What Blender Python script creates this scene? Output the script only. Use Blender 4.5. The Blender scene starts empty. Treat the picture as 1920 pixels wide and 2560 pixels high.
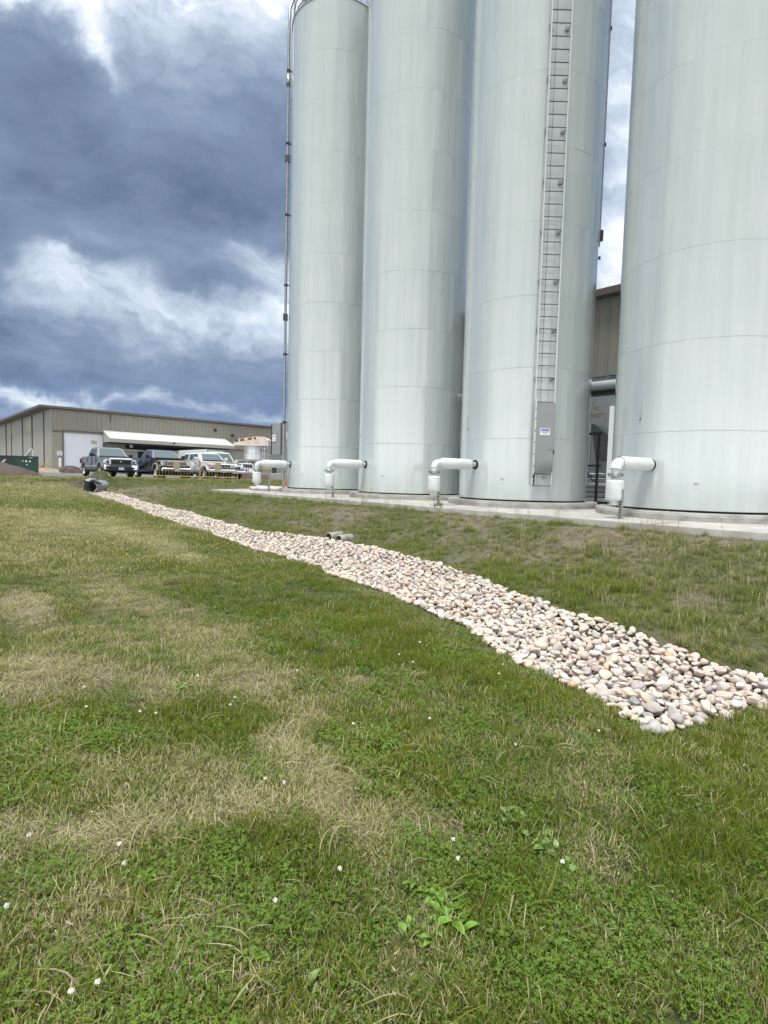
# Grain silos beside a rock-lined drainage ditch
BACK_AMP, BACK_FALL, BACK_BASE, UP_AMP = 1.7, 13., .36, 3.1
SUN_E, EXPO = 2.2, .72
SILO_A, SILO_B, SILO_C, SILO_IOR = (.505, .560, .554), (.48, .543, .537), (.40, .452, .447), 1.7
GREEN, OLIVE, STRAW = (.066, .155, .008), (.26, .27, .028), (.72, .64, .38)
DENS = 1.25
import bpy, bmesh, math, random
import numpy as np
from mathutils import Vector, Matrix, Euler
R = math.radians
scn = bpy.context.scene
COL = scn.collection

# ------------------------------------------------------------ camera
F_PX, PITCH, ROLL, CAMH = 1344.04, 0.0660, 0.0253, 0.535
cd = bpy.data.cameras.new('camera'); cam = bpy.data.objects.new('camera', cd); COL.objects.link(cam)
cd.sensor_fit = 'HORIZONTAL'; cd.sensor_width = 36; cd.lens = 36*F_PX/1920
cd.clip_start = .05; cd.clip_end = 3000
_f = Vector((0, math.cos(PITCH), -math.sin(PITCH))); _u0 = Vector((0, math.sin(PITCH), math.cos(PITCH))); _r0 = Vector((1, 0, 0))
_r = _r0*math.cos(ROLL)+_u0*math.sin(ROLL); _u = _u0*math.cos(ROLL)-_r0*math.sin(ROLL)
M = Matrix((( _r.x, _u.x, -_f.x, 0), (_r.y, _u.y, -_f.y, 0), (_r.z, _u.z, -_f.z, CAMH), (0, 0, 0, 1)))
cam.matrix_world = M
scn.camera = cam
scn.render.resolution_x = 768; scn.render.resolution_y = 1024

# ------------------------------------------------------------ node helper
class NT:
    def __init__(s, tree): s.t = tree; s.n = tree.nodes; s.l = tree.links
    def node(s, ty, **kw):
        n = s.n.new(ty)
        for k, v in kw.items(): setattr(n, k, v)
        return n
    def put(s, sock, v):
        if isinstance(v, bpy.types.NodeSocket): s.l.new(v, sock)
        elif v is not None: sock.default_value = v
    def m(s, op, a, b=None, c=None, clamp=False):
        n = s.node('ShaderNodeMath', operation=op, use_clamp=clamp)
        s.put(n.inputs[0], a)
        if b is not None: s.put(n.inputs[1], b)
        if c is not None: s.put(n.inputs[2], c)
        return n.outputs[0]
    def mr(s, v, a, b, c=0., d=1., smooth=True):
        n = s.node('ShaderNodeMapRange', interpolation_type='SMOOTHSTEP' if smooth else 'LINEAR')
        for i, x in enumerate((v, a, b, c, d)): s.put(n.inputs[i], x)
        return n.outputs[0]
    def xyz(s, x, y, z):
        n = s.node('ShaderNodeCombineXYZ')
        for i, v in enumerate((x, y, z)): s.put(n.inputs[i], v)
        return n.outputs[0]
    def sep(s, v):
        n = s.node('ShaderNodeSeparateXYZ'); s.put(n.inputs[0], v); return n.outputs
    def noise(s, vec, scale, detail=4, rough=.55, dist=0., out=0):
        n = s.node('ShaderNodeTexNoise'); s.put(n.inputs['Vector'], vec)
        n.inputs['Scale'].default_value = scale; n.inputs['Detail'].default_value = detail
        n.inputs['Roughness'].default_value = rough; n.inputs['Distortion'].default_value = dist
        return n.outputs[out]
    def mix(s, f, a, b, blend='MIX'):
        n = s.node('ShaderNodeMix', data_type='RGBA', blend_type=blend)
        s.put(n.inputs[0], f)
        s.put(n.inputs[6], a if isinstance(a, bpy.types.NodeSocket) else (*a[:3], 1))
        s.put(n.inputs[7], b if isinstance(b, bpy.types.NodeSocket) else (*b[:3], 1))
        return n.outputs[2]
    def ramp(s, v, stops):
        n = s.node('ShaderNodeValToRGB'); s.put(n.inputs[0], v); e = n.color_ramp.elements
        while len(e) < len(stops): e.new(.5)
        for k, (p, c) in enumerate(stops):
            e[k].position = p; e[k].color = (*c, 1)
        return n.outputs[0]

# ------------------------------------------------------------ world: storm clouds over a NISHITA sky
SUN_EL, SUN_AZ = R(67), R(205)         # azimuth measured from +Y clockwise
w = bpy.data.worlds.new('World'); scn.world = w; w.use_nodes = True
n = NT(w.node_tree); n.n.clear()
tc = n.node('ShaderNodeTexCoord').outputs['Generated']
dx, dy, dz = n.sep(tc)
dys = n.m('MAXIMUM', dy, .05)
A0 = n.m('DIVIDE', dx, dys); B0 = n.m('DIVIDE', dz, dys)
den = n.m('ADD', n.m('MAXIMUM', dz, 0.), .16)
q = n.xyz(n.m('DIVIDE', dx, den), n.m('DIVIDE', dy, den), 0.)
front = n.mr(dy, .02, .3)
wn = n.node('ShaderNodeTexNoise'); n.put(wn.inputs['Vector'], n.xyz(A0, B0, 0.)); wn.inputs['Scale'].default_value = 4.5
wn.inputs['Detail'].default_value = 5; wn.inputs['Roughness'].default_value = .6
wr, wg, wb = n.sep(wn.outputs['Color'])
A1 = n.m('ADD', A0, n.m('MULTIPLY', n.m('SUBTRACT', wr, .5), .20))
B1 = n.m('ADD', B0, n.m('MULTIPLY', n.m('SUBTRACT', wg, .5), .20))
# cloud masses (picture-sized units converted to directions fixed to the world)
BL = [(60,20,130,70,20,.42),(140,60,55,110,-35,.26),(205,150,24,60,-30,.42),(20,60,40,60,0,.1),(250,60,50,80,-30,.12),(480,60,150,50,10,.12),(40,60,40,90,-20,.2),(420,10,240,70,0,.30),(560,130,110,90,0,.12),(330,100,110,60,20,.10),
 (90,260,190,110,0,-.10),(330,400,240,120,0,-.12),(450,480,150,50,0,-.12),(120,480,150,120,0,-.04),(600,330,60,150,0,-.05),(15,690,45,110,0,-.14),
 (470,650,150,30,14,-.10),(250,590,150,25,14,-.05),
 (140,625,90,40,15,.20),(230,680,230,50,10,.18),(420,725,260,36,8,.18),(520,50,170,60,0,.20),(560,600,80,32,10,.26),(600,690,60,45,0,.34),(480,770,160,30,8,.08),(340,655,60,40,0,.05),
 (250,800,300,45,0,.02),(300,850,600,34,2,-.08),(40,866,90,16,4,.30),(430,893,260,12,3,.14),(180,880,80,10,4,.15),
 (1345,250,80,330,0,.40),(1325,560,90,80,0,.12),(1315,700,60,60,0,-.02),(1300,620,40,20,0,.1)]
L = n.m('ADD', .34, n.m('MULTIPLY', n.m('SUBTRACT', n.noise(q, 2.0, 7, .6, .3), .5), .50))
L = n.m('ADD', L, n.m('MULTIPLY', n.m('SUBTRACT', n.noise(n.xyz(A1, n.m('MULTIPLY', B1, 2.2), 3.1), 3.2, 6, .62), .5), .22))
acc = None
k = 1920/1659
for (x, y, rx, ry, rot, amp) in BL:
    a, b = (x*k-960)/F_PX, (1192-y*k)/F_PX
    b -= 0.025*(a)                       # level of the horizon
    ca, sa = math.cos(R(rot)), math.sin(R(rot)); rx, ry = rx*k/F_PX, ry*k/F_PX
    da = n.m('SUBTRACT', A1, a); db = n.m('SUBTRACT', B1, b)
    uu = n.m('MULTIPLY_ADD', da, ca/rx, n.m('MULTIPLY', db, -sa/rx))
    vv = n.m('MULTIPLY_ADD', da, sa/ry, n.m('MULTIPLY', db, ca/ry))
    g = n.m('MULTIPLY_ADD', uu, uu, n.m('MULTIPLY', vv, vv))
    g = n.m('EXPONENT', n.m('MULTIPLY', g, -.75))
    acc = n.m('MULTIPLY', g, amp) if acc is None else n.m('MULTIPLY_ADD', g, amp, acc)
fine = n.noise(n.xyz(n.m('MULTIPLY_ADD', A1, .9, n.m('MULTIPLY', B1, .55)), n.m('MULTIPLY_ADD', B1, 2.4, n.m('MULTIPLY', A1, .8)), 7.), 4.2, 9, .62, .12)
fine2 = n.noise(n.xyz(A1, n.m('MULTIPLY', B1, 1.5), 2.), 10., 7, .58, .1)
fmod = n.m('ADD', n.m('MULTIPLY', n.m('SUBTRACT', fine, .5), 2.6), n.m('MULTIPLY', n.m('SUBTRACT', fine2, .5), 1.3))
acc = n.m('MULTIPLY', acc, n.m('MAXIMUM', n.m('ADD', 1., fmod), .1))
acc = n.m('ADD', acc, n.m('MULTIPLY', fmod, .11))
L = n.m('MULTIPLY_ADD', acc, front, L)
L = n.m('MAXIMUM', n.m('MINIMUM', L, 1.), .02)
cloud = n.ramp(L, [(0, (.050, .072, .115)), (.16, (.083, .118, .185)), (.34, (.17, .222, .31)), (.6, (.40, .46, .55)), (.85, (.64, .68, .72)), (1, (.82, .82, .82))])
# clear-air blue low down in front
low = n.m('MULTIPLY', n.mr(B0, .26, .05), front)
blue = n.mix(n.m('MULTIPLY', n.m('MULTIPLY', low, .62), n.mr(L, .6, .3)), cloud, (.10, .165, .31))
# thin bright overcast overhead and behind the viewer, brightest low in the sky
el = n.m('MULTIPLY', n.m('ARCSINE', dz), 57.3)
elp = n.m('MAXIMUM', el, 0.)
bglow = n.m('MULTIPLY', n.m('EXPONENT', n.m('DIVIDE', elp, -BACK_FALL)), BACK_AMP)
bn = n.m('MULTIPLY_ADD', n.noise(q, 1.6, 5, .6), 1.1, .45)
backL = n.m('MULTIPLY', n.m('ADD', bglow, BACK_BASE), bn)
backmask = n.mr(dy, .12, -.35)
up = n.mr(dz, .78, .96)
topc = n.node('ShaderNodeCombineXYZ')
backcol = n.node('ShaderNodeVectorMath', operation='SCALE'); backcol.inputs[0].default_value = (.97, 1., 1.04); n.put(backcol.inputs['Scale'], backL)
upcol = n.node('ShaderNodeVectorMath', operation='SCALE'); upcol.inputs[0].default_value = (.93, .98, 1.08); n.put(upcol.inputs['Scale'], n.m('MULTIPLY', bn, UP_AMP))
c1 = n.mix(up, blue, upcol.outputs[0])
c2 = n.mix(backmask, c1, backcol.outputs[0])
bgc = n.node('ShaderNodeBackground'); n.put(bgc.inputs[0], c2); bgc.inputs[1].default_value = 1.
skyt = n.node('ShaderNodeTexSky', sky_type='NISHITA'); skyt.sun_disc = False; skyt.sun_elevation = SUN_EL; skyt.sun_rotation = SUN_AZ
skyt.air_density = 1.; skyt.dust_density = 1.5; skyt.altitude = 1600
bgs = n.node('ShaderNodeBackground'); n.put(bgs.inputs[0], skyt.outputs[0]); bgs.inputs[1].default_value = .05
mx = n.node('ShaderNodeMixShader'); mx.inputs[0].default_value = .93
n.l.new(bgs.outputs[0], mx.inputs[1]); n.l.new(bgc.outputs[0], mx.inputs[2])
wo = n.node('ShaderNodeOutputWorld'); n.l.new(mx.outputs[0], wo.inputs[0])

sd = bpy.data.lights.new('sun', 'SUN'); sd.energy = SUN_E; sd.angle = R(18); sd.color = (1., .96, .9)
so = bpy.data.objects.new('sun', sd); COL.objects.link(so)
sv = Vector((math.sin(SUN_AZ)*math.cos(SUN_EL), math.cos(SUN_AZ)*math.cos(SUN_EL), math.sin(SUN_EL)))
so.rotation_euler = sv.to_track_quat('Z', 'Y').to_euler(); so.location = sv*60
scn.view_settings.view_transform = 'Standard'; scn.view_settings.look = 'None'
scn.view_settings.exposure = EXPO; scn.view_settings.gamma = 1

# ------------------------------------------------------------ materials
def mat(name, col, rough=.6, metal=0., var=0., vscale=3., bump=0., bscale=8., coat=0., spec=.5, stretch=(1, 1, 1), col2=None, ior=1.5):
    m_ = bpy.data.materials.new(name); m_.use_nodes = True
    t = NT(m_.node_tree); b = t.n['Principled BSDF']
    b.inputs['Roughness'].default_value = rough; b.inputs['Metallic'].default_value = metal
    b.inputs['Specular IOR Level'].default_value = spec; b.inputs['IOR'].default_value = ior
    b.inputs['Coat Weight'].default_value = coat; b.inputs['Coat Roughness'].default_value = .05
    o = t.node('ShaderNodeTexCoord').outputs['Object']
    mp = t.node('ShaderNodeMapping'); t.l.new(o, mp.inputs[0]); mp.inputs['Scale'].default_value = stretch
    if var or col2:
        f = t.mr(t.noise(mp.outputs[0], vscale, 5, .6), .3, .7)
        c2 = col2 or tuple(c*(1-var) for c in col)
        t.l.new(t.mix(f, c2, col), b.inputs['Base Color'])
    else: b.inputs['Base Color'].default_value = (*col, 1)
    if bump:
        bp = t.node('ShaderNodeBump'); bp.inputs['Strength'].default_value = bump; bp.inputs['Distance'].default_value = .02
        t.l.new(t.noise(mp.outputs[0], bscale, 4), bp.inputs['Height']); t.l.new(bp.outputs[0], b.inputs['Normal'])
    return m_
MT = {}
def silo_mat():
    m_ = bpy.data.materials.new('silo_paint'); m_.use_nodes = True; t = NT(m_.node_tree); b = t.n['Principled BSDF']
    o = t.node('ShaderNodeTexCoord').outputs['Object']; x, y, z = t.sep(o)
    oi = t.node('ShaderNodeObjectInfo').outputs['Random']
    course = t.m('FLOOR', t.m('DIVIDE', t.m('SUBTRACT', z, 1.62), 1.827))
    cs = t.m('MULTIPLY_ADD', course, 5.37, t.m('MULTIPLY', oi, 40.))
    vec = t.xyz(x, y, t.m('MULTIPLY_ADD', z, .10, cs))
    wav = t.noise(vec, 1.1, 1.5, .4)
    vec2 = t.xyz(x, y, t.m('MULTIPLY_ADD', z, .05, cs))
    wav2 = t.noise(vec2, 3.5, 2., .5)
    bp = t.node('ShaderNodeBump'); bp.inputs['Strength'].default_value = 1.; bp.inputs['Distance'].default_value = .11
    t.l.new(t.m('MULTIPLY_ADD', wav2, .22, wav), bp.inputs['Height'])
    bp2 = t.node('ShaderNodeBump'); bp2.inputs['Strength'].default_value = .08; bp2.inputs['Distance'].default_value = .004
    t.l.new(t.noise(o, 90, 2), bp2.inputs['Height']); t.l.new(bp.outputs[0], bp2.inputs['Normal'])
    t.l.new(bp2.outputs[0], b.inputs['Normal'])
    streak = t.noise(t.xyz(x, y, t.m('MULTIPLY', z, .06)), 5, 5, .6)
    f = t.mr(streak, .35, .72, 0., .45)
    blot = t.mr(t.noise(o, .8, 3), .35, .7)
    c = t.mix(blot, SILO_A, SILO_B)
    t.l.new(t.mix(f, c, SILO_C), b.inputs['Base Color'])
    b.inputs['Roughness'].default_value = .2; b.inputs['Coat Weight'].default_value = 1.; b.inputs['Coat IOR'].default_value = SILO_IOR
    b.inputs['Coat Roughness'].default_value = .12; b.inputs['Specular IOR Level'].default_value = .5
    return m_
MT['silo'] = silo_mat()
MT['white'] = mat('white_paint', (.62, .66, .66), .3, var=.08, vscale=3, coat=.3)
MT['whitewrap'] = mat('white_wrap', (.66, .70, .70), .4, var=.12, vscale=4, bump=.3, bscale=14, coat=.5)
MT['black'] = mat('black_rubber_and_bore_shade', (.015, .015, .017), .6)
MT['seal'] = mat('black_seal', (.004, .004, .005), .8)
MT['galv'] = mat('galvanised_steel', (.36, .38, .38), .42, .75, var=.25, vscale=12)
MT['alu'] = mat('aluminium', (.62, .65, .64), .38, .6, var=.12, vscale=20)
MT['galvd'] = mat('weathered_rung_steel', (.16, .17, .17), .5, .5)
MT['darksteel'] = mat('dark_steel', (.06, .065, .07), .5, .4, var=.3, vscale=9)
MT['guard'] = mat('brushed_plate', (.24, .245, .235), .30, .95, var=.1, vscale=4, stretch=(30, 30, 1))
MT['conc'] = mat('concrete', (.48, .46, .43), .85, col2=(.33, .31, .28), vscale=1.7, bump=.25, bscale=40)
MT['ringconc'] = mat('formed_concrete', (.36, .355, .33), .85, vscale=2.6, col2=(.22, .215, .20), bump=.3, bscale=30, stretch=(1, 1, 2.5))
MT['asph'] = mat('asphalt', (.16, .155, .155), .9, var=.25, vscale=1.2, bump=.3, bscale=60)
MT['wall'] = mat('tan_steel_wall', (.31, .295, .24), .5, var=.10, vscale=.4)
MT['wallL'] = mat('light_tan_steel_wall', (.37, .36, .305), .5, var=.08, vscale=.3)
MT['trim'] = mat('brown_trim', (.13, .105, .09), .5)
MT['patch'] = mat('faded_panel', (.40, .41, .25), .5)
MT['canopy'] = mat('canopy_roof', (.66, .69, .66), .45, var=.06)
MT['fascia'] = mat('canopy_fascia', (.36, .35, .30), .5)
MT['door'] = mat('overhead_door', (.72, .75, .79), .4, var=.06, vscale=.6)
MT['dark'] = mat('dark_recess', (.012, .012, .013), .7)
MT['glass'] = mat('dark_glass', (.03, .04, .045), .06, spec=.8)
MT['wsglass'] = mat('windscreen_glass', (.10, .13, .14), .12, spec=.5, ior=1.22)
MT['silver'] = mat('grey_blue_car_paint', (.17, .185, .19), .35, .2, coat=.5)
MT['blackp'] = mat('black_car_paint', (.018, .020, .028), .15, coat=1.)
MT['whitep'] = mat('white_car_paint', (.68, .70, .71), .25, coat=.8)
MT['chrome'] = mat('chrome', (.7, .72, .74), .15, 1.)
MT['plastic'] = mat('dark_trim_plastic', (.02, .02, .022), .55)
MT['lamp'] = mat('headlamp_lens', (.45, .48, .5), .1, spec=.9)
MT['amber'] = mat('amber_lens', (.7, .2, .03), .2)
MT['tyre'] = mat('tyre_rubber', (.012, .012, .012), .75)
MT['rim'] = mat('alloy_rim', (.45, .46, .47), .3, .8)
MT['plate'] = mat('licence_plate', (.6, .6, .62), .4)
MT['yel'] = mat('yellow_barrier_paint', (.52, .38, .17), .5, var=.25, vscale=6)
MT['brd'] = mat('bare_board', (.38, .32, .2), .8, var=.15)
MT['rust'] = mat('rusty_white_steel', (.66, .64, .60), .6, vscale=1.6, col2=(.60, .42, .30))
MT['rustred'] = mat('rust_red', (.22, .06, .025), .85, var=.4)
MT['gpanel'] = mat('grey_panel', (.32, .33, .33), .5, var=.1, vscale=1.)
MT['sign'] = mat('sign_white', (.75, .76, .77), .35)
MT['blue'] = mat('sign_blue', (.04, .10, .38), .4)
MT['teal'] = mat('sign_teal', (.08, .2, .25), .4)
MT['dirt'] = mat('dark_dirt', (.10, .07, .055), .95, vscale=1.5, col2=(.05, .035, .028), bump=.8, bscale=6)
MT['green'] = mat('green_bin_paint', (.015, .06, .04), .45, var=.2)
MT['hose'] = mat('ribbed_hose', (.60, .58, .56), .5, col2=(.3, .27, .27), vscale=2.5, stretch=(1, 1, 1))
MT['pvc'] = mat('drain_pipe', (.42, .43, .38), .5, col2=(.2, .2, .16), vscale=6)
MT['culv'] = mat('culvert_steel', (.40, .42, .42), .5, .3, var=.35, vscale=5)
MT['orange'] = mat('orange_paint', (.6, .12, .02), .5)
MT['twig'] = mat('dry_twig', (.36, .30, .2), .8)
MT['wood'] = mat('pale_wood', (.45, .36, .2), .7, var=.3, vscale=30)
MT['tealtank'] = mat('pale_blue_board', (.42, .46, .46), .5, var=.12)
MT['orangemark'] = mat('orange_marking', (.50, .20, .10), .7)

# ------------------------------------------------------------ mesh builder
class MB:
    def __init__(s): s.v = []; s.f = []; s.sm = []
    def add(s, vs, fs, smooth=False):
        o = len(s.v); s.v += [tuple(p) for p in vs]; s.f += [tuple(i+o for i in f) for f in fs]; s.sm += [smooth]*len(fs); return s
    def box(s, c, d, rot=None, bev=0.):
        hx, hy, hz = d[0]/2, d[1]/2, d[2]/2
        if bev:
            b = bev; P = []
            for sx in (-1, 1):
                for sy in (-1, 1):
                    for sz in (-1, 1):
                        P += [(sx*(hx-b), sy*hy, sz*(hz-b)), (sx*hx, sy*(hy-b), sz*(hz-b)), (sx*(hx-b), sy*(hy-b), sz*hz)]
            bm = bmesh.new(); [bm.verts.new(p) for p in P]
            r_ = bmesh.ops.convex_hull(bm, input=bm.verts); bmesh.ops.dissolve_limit(bm, angle_limit=.01, verts=bm.verts, edges=bm.edges)
            bm.verts.index_update(); V_ = [v.co.copy() for v in bm.verts]; F_ = [[v.index for v in f.verts] for f in bm.faces]; bm.free()
        else:
            V_ = [Vector((x, y, z)) for x in (-hx, hx) for y in (-hy, hy) for z in (-hz, hz)]
            F_ = [(0, 1, 3, 2), (4, 6, 7, 5), (0, 4, 5, 1), (2, 3, 7, 6), (0, 2, 6, 4), (1, 5, 7, 3)]
        if rot is not None:
            m3 = Euler(rot).to_matrix() if not isinstance(rot, Matrix) else rot
            V_ = [m3 @ p for p in V_]
        return s.add([p+Vector(c) for p in V_], F_)
    def cyl(s, p0, p1, r0, r1=None, n=16, caps=True, smooth=True):
        r1 = r0 if r1 is None else r1
        p0, p1 = Vector(p0), Vector(p1); q_ = (p1-p0).to_track_quat('Z', 'Y').to_matrix()
        X, Y = q_.col[0], q_.col[1]; vs = []
        for p, r in ((p0, r0), (p1, r1)):
            vs += [p+X*r*math.cos(2*math.pi*i/n)+Y*r*math.sin(2*math.pi*i/n) for i in range(n)]
        s.add(vs, [(i, (i+1) % n, n+(i+1) % n, n+i) for i in range(n)], smooth)
        if caps: s.add(vs[:n], [tuple(range(n))[::-1]]); s.add(vs[n:], [tuple(range(n))])
        return s
    def tube(s, pts, r, n=10, caps=True):
        pts = [Vector(p) for p in pts]; rs = r if isinstance(r, (list, tuple)) else [r]*len(pts); vs = []
        up_ = None
        for i, p in enumerate(pts):
            t_ = (pts[min(i+1, len(pts)-1)]-pts[max(i-1, 0)]).normalized()
            if up_ is None:
                up_ = t_.orthogonal().normalized()
            up_ = (up_-t_*up_.dot(t_)).normalized(); sd_ = t_.cross(up_)
            vs += [p+up_*rs[i]*math.cos(2*math.pi*j/n)+sd_*rs[i]*math.sin(2*math.pi*j/n) for j in range(n)]
        fs = [(i*n+j, i*n+(j+1) % n, (i+1)*n+(j+1) % n, (i+1)*n+j) for i in range(len(pts)-1) for j in range(n)]
        s.add(vs, fs, True)
        if caps: s.add(vs[:n], [tuple(range(n))[::-1]]); s.add(vs[-n:], [tuple(range(n))])
        return s
    def lathe(s, prof, n=64, c=(0, 0, 0), axis='Z', smooth=True):
        vs = []
        for r, z in prof:
            for i in range(n):
                a = 2*math.pi*i/n
                p = (r*math.cos(a), r*math.sin(a), z)
                if axis == 'Y': p = (p[0], p[2], p[1])
                if axis == 'X': p = (p[2], p[0], p[1])
                vs.append(Vector(p)+Vector(c))
        fs = [(k_*n+i, k_*n+(i+1) % n, (k_+1)*n+(i+1) % n, (k_+1)*n+i) for k_ in range(len(prof)-1) for i in range(n)]
        if axis == 'Y': fs = [f[::-1] for f in fs]
        return s.add(vs, fs, smooth)
    def quad(s, a, b, c, d): return s.add([a, b, c, d], [(0, 1, 2, 3)])
    def prism(s, poly, axis, lo, hi):
        # poly of 2D points extruded along axis: 'Y': (x,z) points, 'X': (y,z), 'Z': (x,y)
        def P(p, h_):
            return {'Y': (p[0], h_, p[1]), 'X': (h_, p[0], p[1]), 'Z': (p[0], p[1], h_)}[axis]
        m_ = len(poly); vs = [P(p, lo) for p in poly]+[P(p, hi) for p in poly]
        fs = [(i, (i+1) % m_, m_+(i+1) % m_, m_+i) for i in range(m_)]+[tuple(range(m_))[::-1], tuple(range(m_, 2*m_))]
        return s.add(vs, fs)
    def build(s, name, m_, parent=None, bevel=0., recalc=True):
        me = bpy.data.meshes.new(name); me.from_pydata(s.v, [], s.f); me.update()
        for p, sm in zip(me.polygons, s.sm): p.use_smooth = sm
        if recalc or bevel:
            bm = bmesh.new(); bm.from_mesh(me)
            if bevel:
                bmesh.ops.remove_doubles(bm, verts=bm.verts, dist=1e-4)
                ed = [e for e in bm.edges if len(e.link_faces) == 2 and e.calc_face_angle(0) > .5]
                bmesh.ops.bevel(bm, geom=ed, offset=bevel, segments=2, affect='EDGES', clamp_overlap=True)
            bmesh.ops.recalc_face_normals(bm, faces=bm.faces); bm.to_mesh(me); bm.free()
        me.materials.append(m_)
        o = bpy.data.objects.new(name, me); COL.objects.link(o)
        if parent is not None: o.parent = parent
        return o
def tag(o, label=None, cat=None, group=None, kind=None):
    if label: o['label'] = label
    if cat: o['category'] = cat
    if group: o['group'] = group
    if kind: o['kind'] = kind
    return o
def thing(name, label, cat, loc=(0, 0, 0), rz=0., group=None):
    o = bpy.data.objects.new(name, None); COL.objects.link(o); o.location = loc; o.rotation_euler = (0, 0, rz)
    o.empty_display_size = .2
    return tag(o, label, cat, group)
def text_mesh(body, size, m_, name, parent, loc, rot, align='CENTER', ext=.001):
    c = bpy.data.curves.new(name, 'FONT'); c.body = body; c.size = size; c.align_x = align; c.align_y = 'CENTER'; c.extrude = ext
    tmp = bpy.data.objects.new('tmp', c); COL.objects.link(tmp)
    dg = bpy.context.evaluated_depsgraph_get(); me = bpy.data.meshes.new_from_object(tmp.evaluated_get(dg))
    bpy.data.objects.remove(tmp); me.materials.clear(); me.materials.append(m_); me.name = name
    o = bpy.data.objects.new(name, me); COL.objects.link(o); o.parent = parent; o.location = loc; o.rotation_euler = rot
    return o
def dup_tree(root, parent=None):
    c = root.copy(); COL.objects.link(c)
    if parent is not None: c.parent = parent
    for ch in list(root.children): dup_tree(ch, c)
    return c

# ------------------------------------------------------------ site grid: u along the silo row, v away from the viewer
U = Vector((.67896, -.73417, 0)); V = Vector((.73417, .67896, 0)); SITE_RZ = math.atan2(U.y, U.x)
def W(u, v, z=0.): return Vector((U.x*u+V.x*v, U.y*u+V.y*v, z))
U2 = np.array([.67896, -.73417]); V2 = np.array([.73417, .67896])
def sst(a, b, x):
    t = np.clip((x-a)/(b-a), 0, 1); return t*t*(3-2*t)
LO = [(-30, 6.35), (-28, 6.3), (-21.4, 5.97), (-19.3, 5.9), (-15.4, 5.43), (-12, 5.4), (-9.06, 5.17), (-7.43, 5.11), (-6.13, 4.87), (-5.2, 4.85), (-4.24, 4.71), (-3.47, 4.45), (-2.74, 4.14), (-2.12, 3.93), (-1.72, 3.81), (-1.3, 3.6), (0, 3.4)]
UP = [(-30, 7.8), (-28, 7.7), (-26, 7.7), (-20.2, 7.14), (-15.85, 6.97), (-13, 6.61), (-11, 6.52), (-10.5, 6.95), (-8.5, 7.23), (-7.44, 7.15), (-6.35, 7.02), (-5.13, 6.65), (-3.9, 6.16), (-3.03, 5.89), (-2.52, 5.84), (-1.95, 5.6), (-1.46, 5.33), (-1, 5.36), (0, 5.4)]
LOa, UPa = np.array(LO), np.array(UP)
_rs = np.random.RandomState(5); _G = _rs.rand(64, 64)
def vnoise(x, y, sc):
    x = np.asarray(x)*sc; y = np.asarray(y)*sc; xi = np.floor(x).astype(int); yi = np.floor(y).astype(int)
    fx = x-xi; fy = y-yi; fx = fx*fx*(3-2*fx); fy = fy*fy*(3-2*fy); g = lambda i, j: _G[i % 64, j % 64]
    return (g(xi, yi)*(1-fx)+g(xi+1, yi)*fx)*(1-fy)+(g(xi, yi+1)*(1-fx)+g(xi+1, yi+1)*fx)*fy
def vlo(u):
    u = np.asarray(u, float); return np.interp(u, LOa[:, 0], LOa[:, 1])+(vnoise(u, u*0+.5, 1.7)-.5)*.16+(vnoise(u, u*0+4.5, 4.5)-.5)*.10
def vup(u):
    u = np.asarray(u, float); return np.interp(u, UPa[:, 0], UPa[:, 1])+(vnoise(u, u*0+9.5, 1.9)-.5)*.10-.10
def uend(v): return -1.28+np.maximum(0, v-3.6)*.27
def H0(u, v):
    u = np.asarray(u, float); v = np.asarray(v, float)
    s = np.clip(-u/36., -.35, 1); lawn = -1.07+1.09*s+0*v
    bot = -1.15+.53*np.clip(-u/28.6, -.2, 1.05)
    end = sst(-1.2, .2, u); bot = bot*(1-end)+(-1.06)*end
    topb = -.32+.33*sst(-22, -35, u)
    lo, up_ = vlo(u), vup(u)-.12
    t = np.clip((v-up_)/(9.9-up_), 0, 1)
    bank = bot+.05+(topb-bot-.05)*(.35*t+.65*t*t*(3-2*t))
    wl = sst(-.75, .25, v-lo); a = lawn*(1-wl)+bot*wl
    w2 = sst(-.3, .1, v-up_); z = a*(1-w2)+bank*w2
    k_ = sst(-28.5, -29.4, u); z = z*(1-k_)+np.maximum(z, .01)*k_
    z = z+.62*np.exp(-((u+28.95)**2/.28+(v-7.75)**2/.30))
    far = sst(22, 36, v)*sst(-36, -40, u); z = z-.24*far
    return z
def Hn(u, v):
    z = H0(u, v)
    amp = sst(9.8, 9.2, v)+sst(-22.5, -24, u)*sst(9.2, 9.8, v); amp = np.clip(amp, 0, 1)*sst(-34, -31, u)
    return z+amp*((vnoise(u, v, 1.3)-.5)*.05+(vnoise(u+9, v+4, 4.)-.5)*.02)
def toUV(x, y): return x*U2[0]+y*U2[1], x*V2[0]+y*V2[1]
def gz(x, y):
    u, v = toUV(np.asarray(x, float), np.asarray(y, float)); return Hn(u, v)
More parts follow.
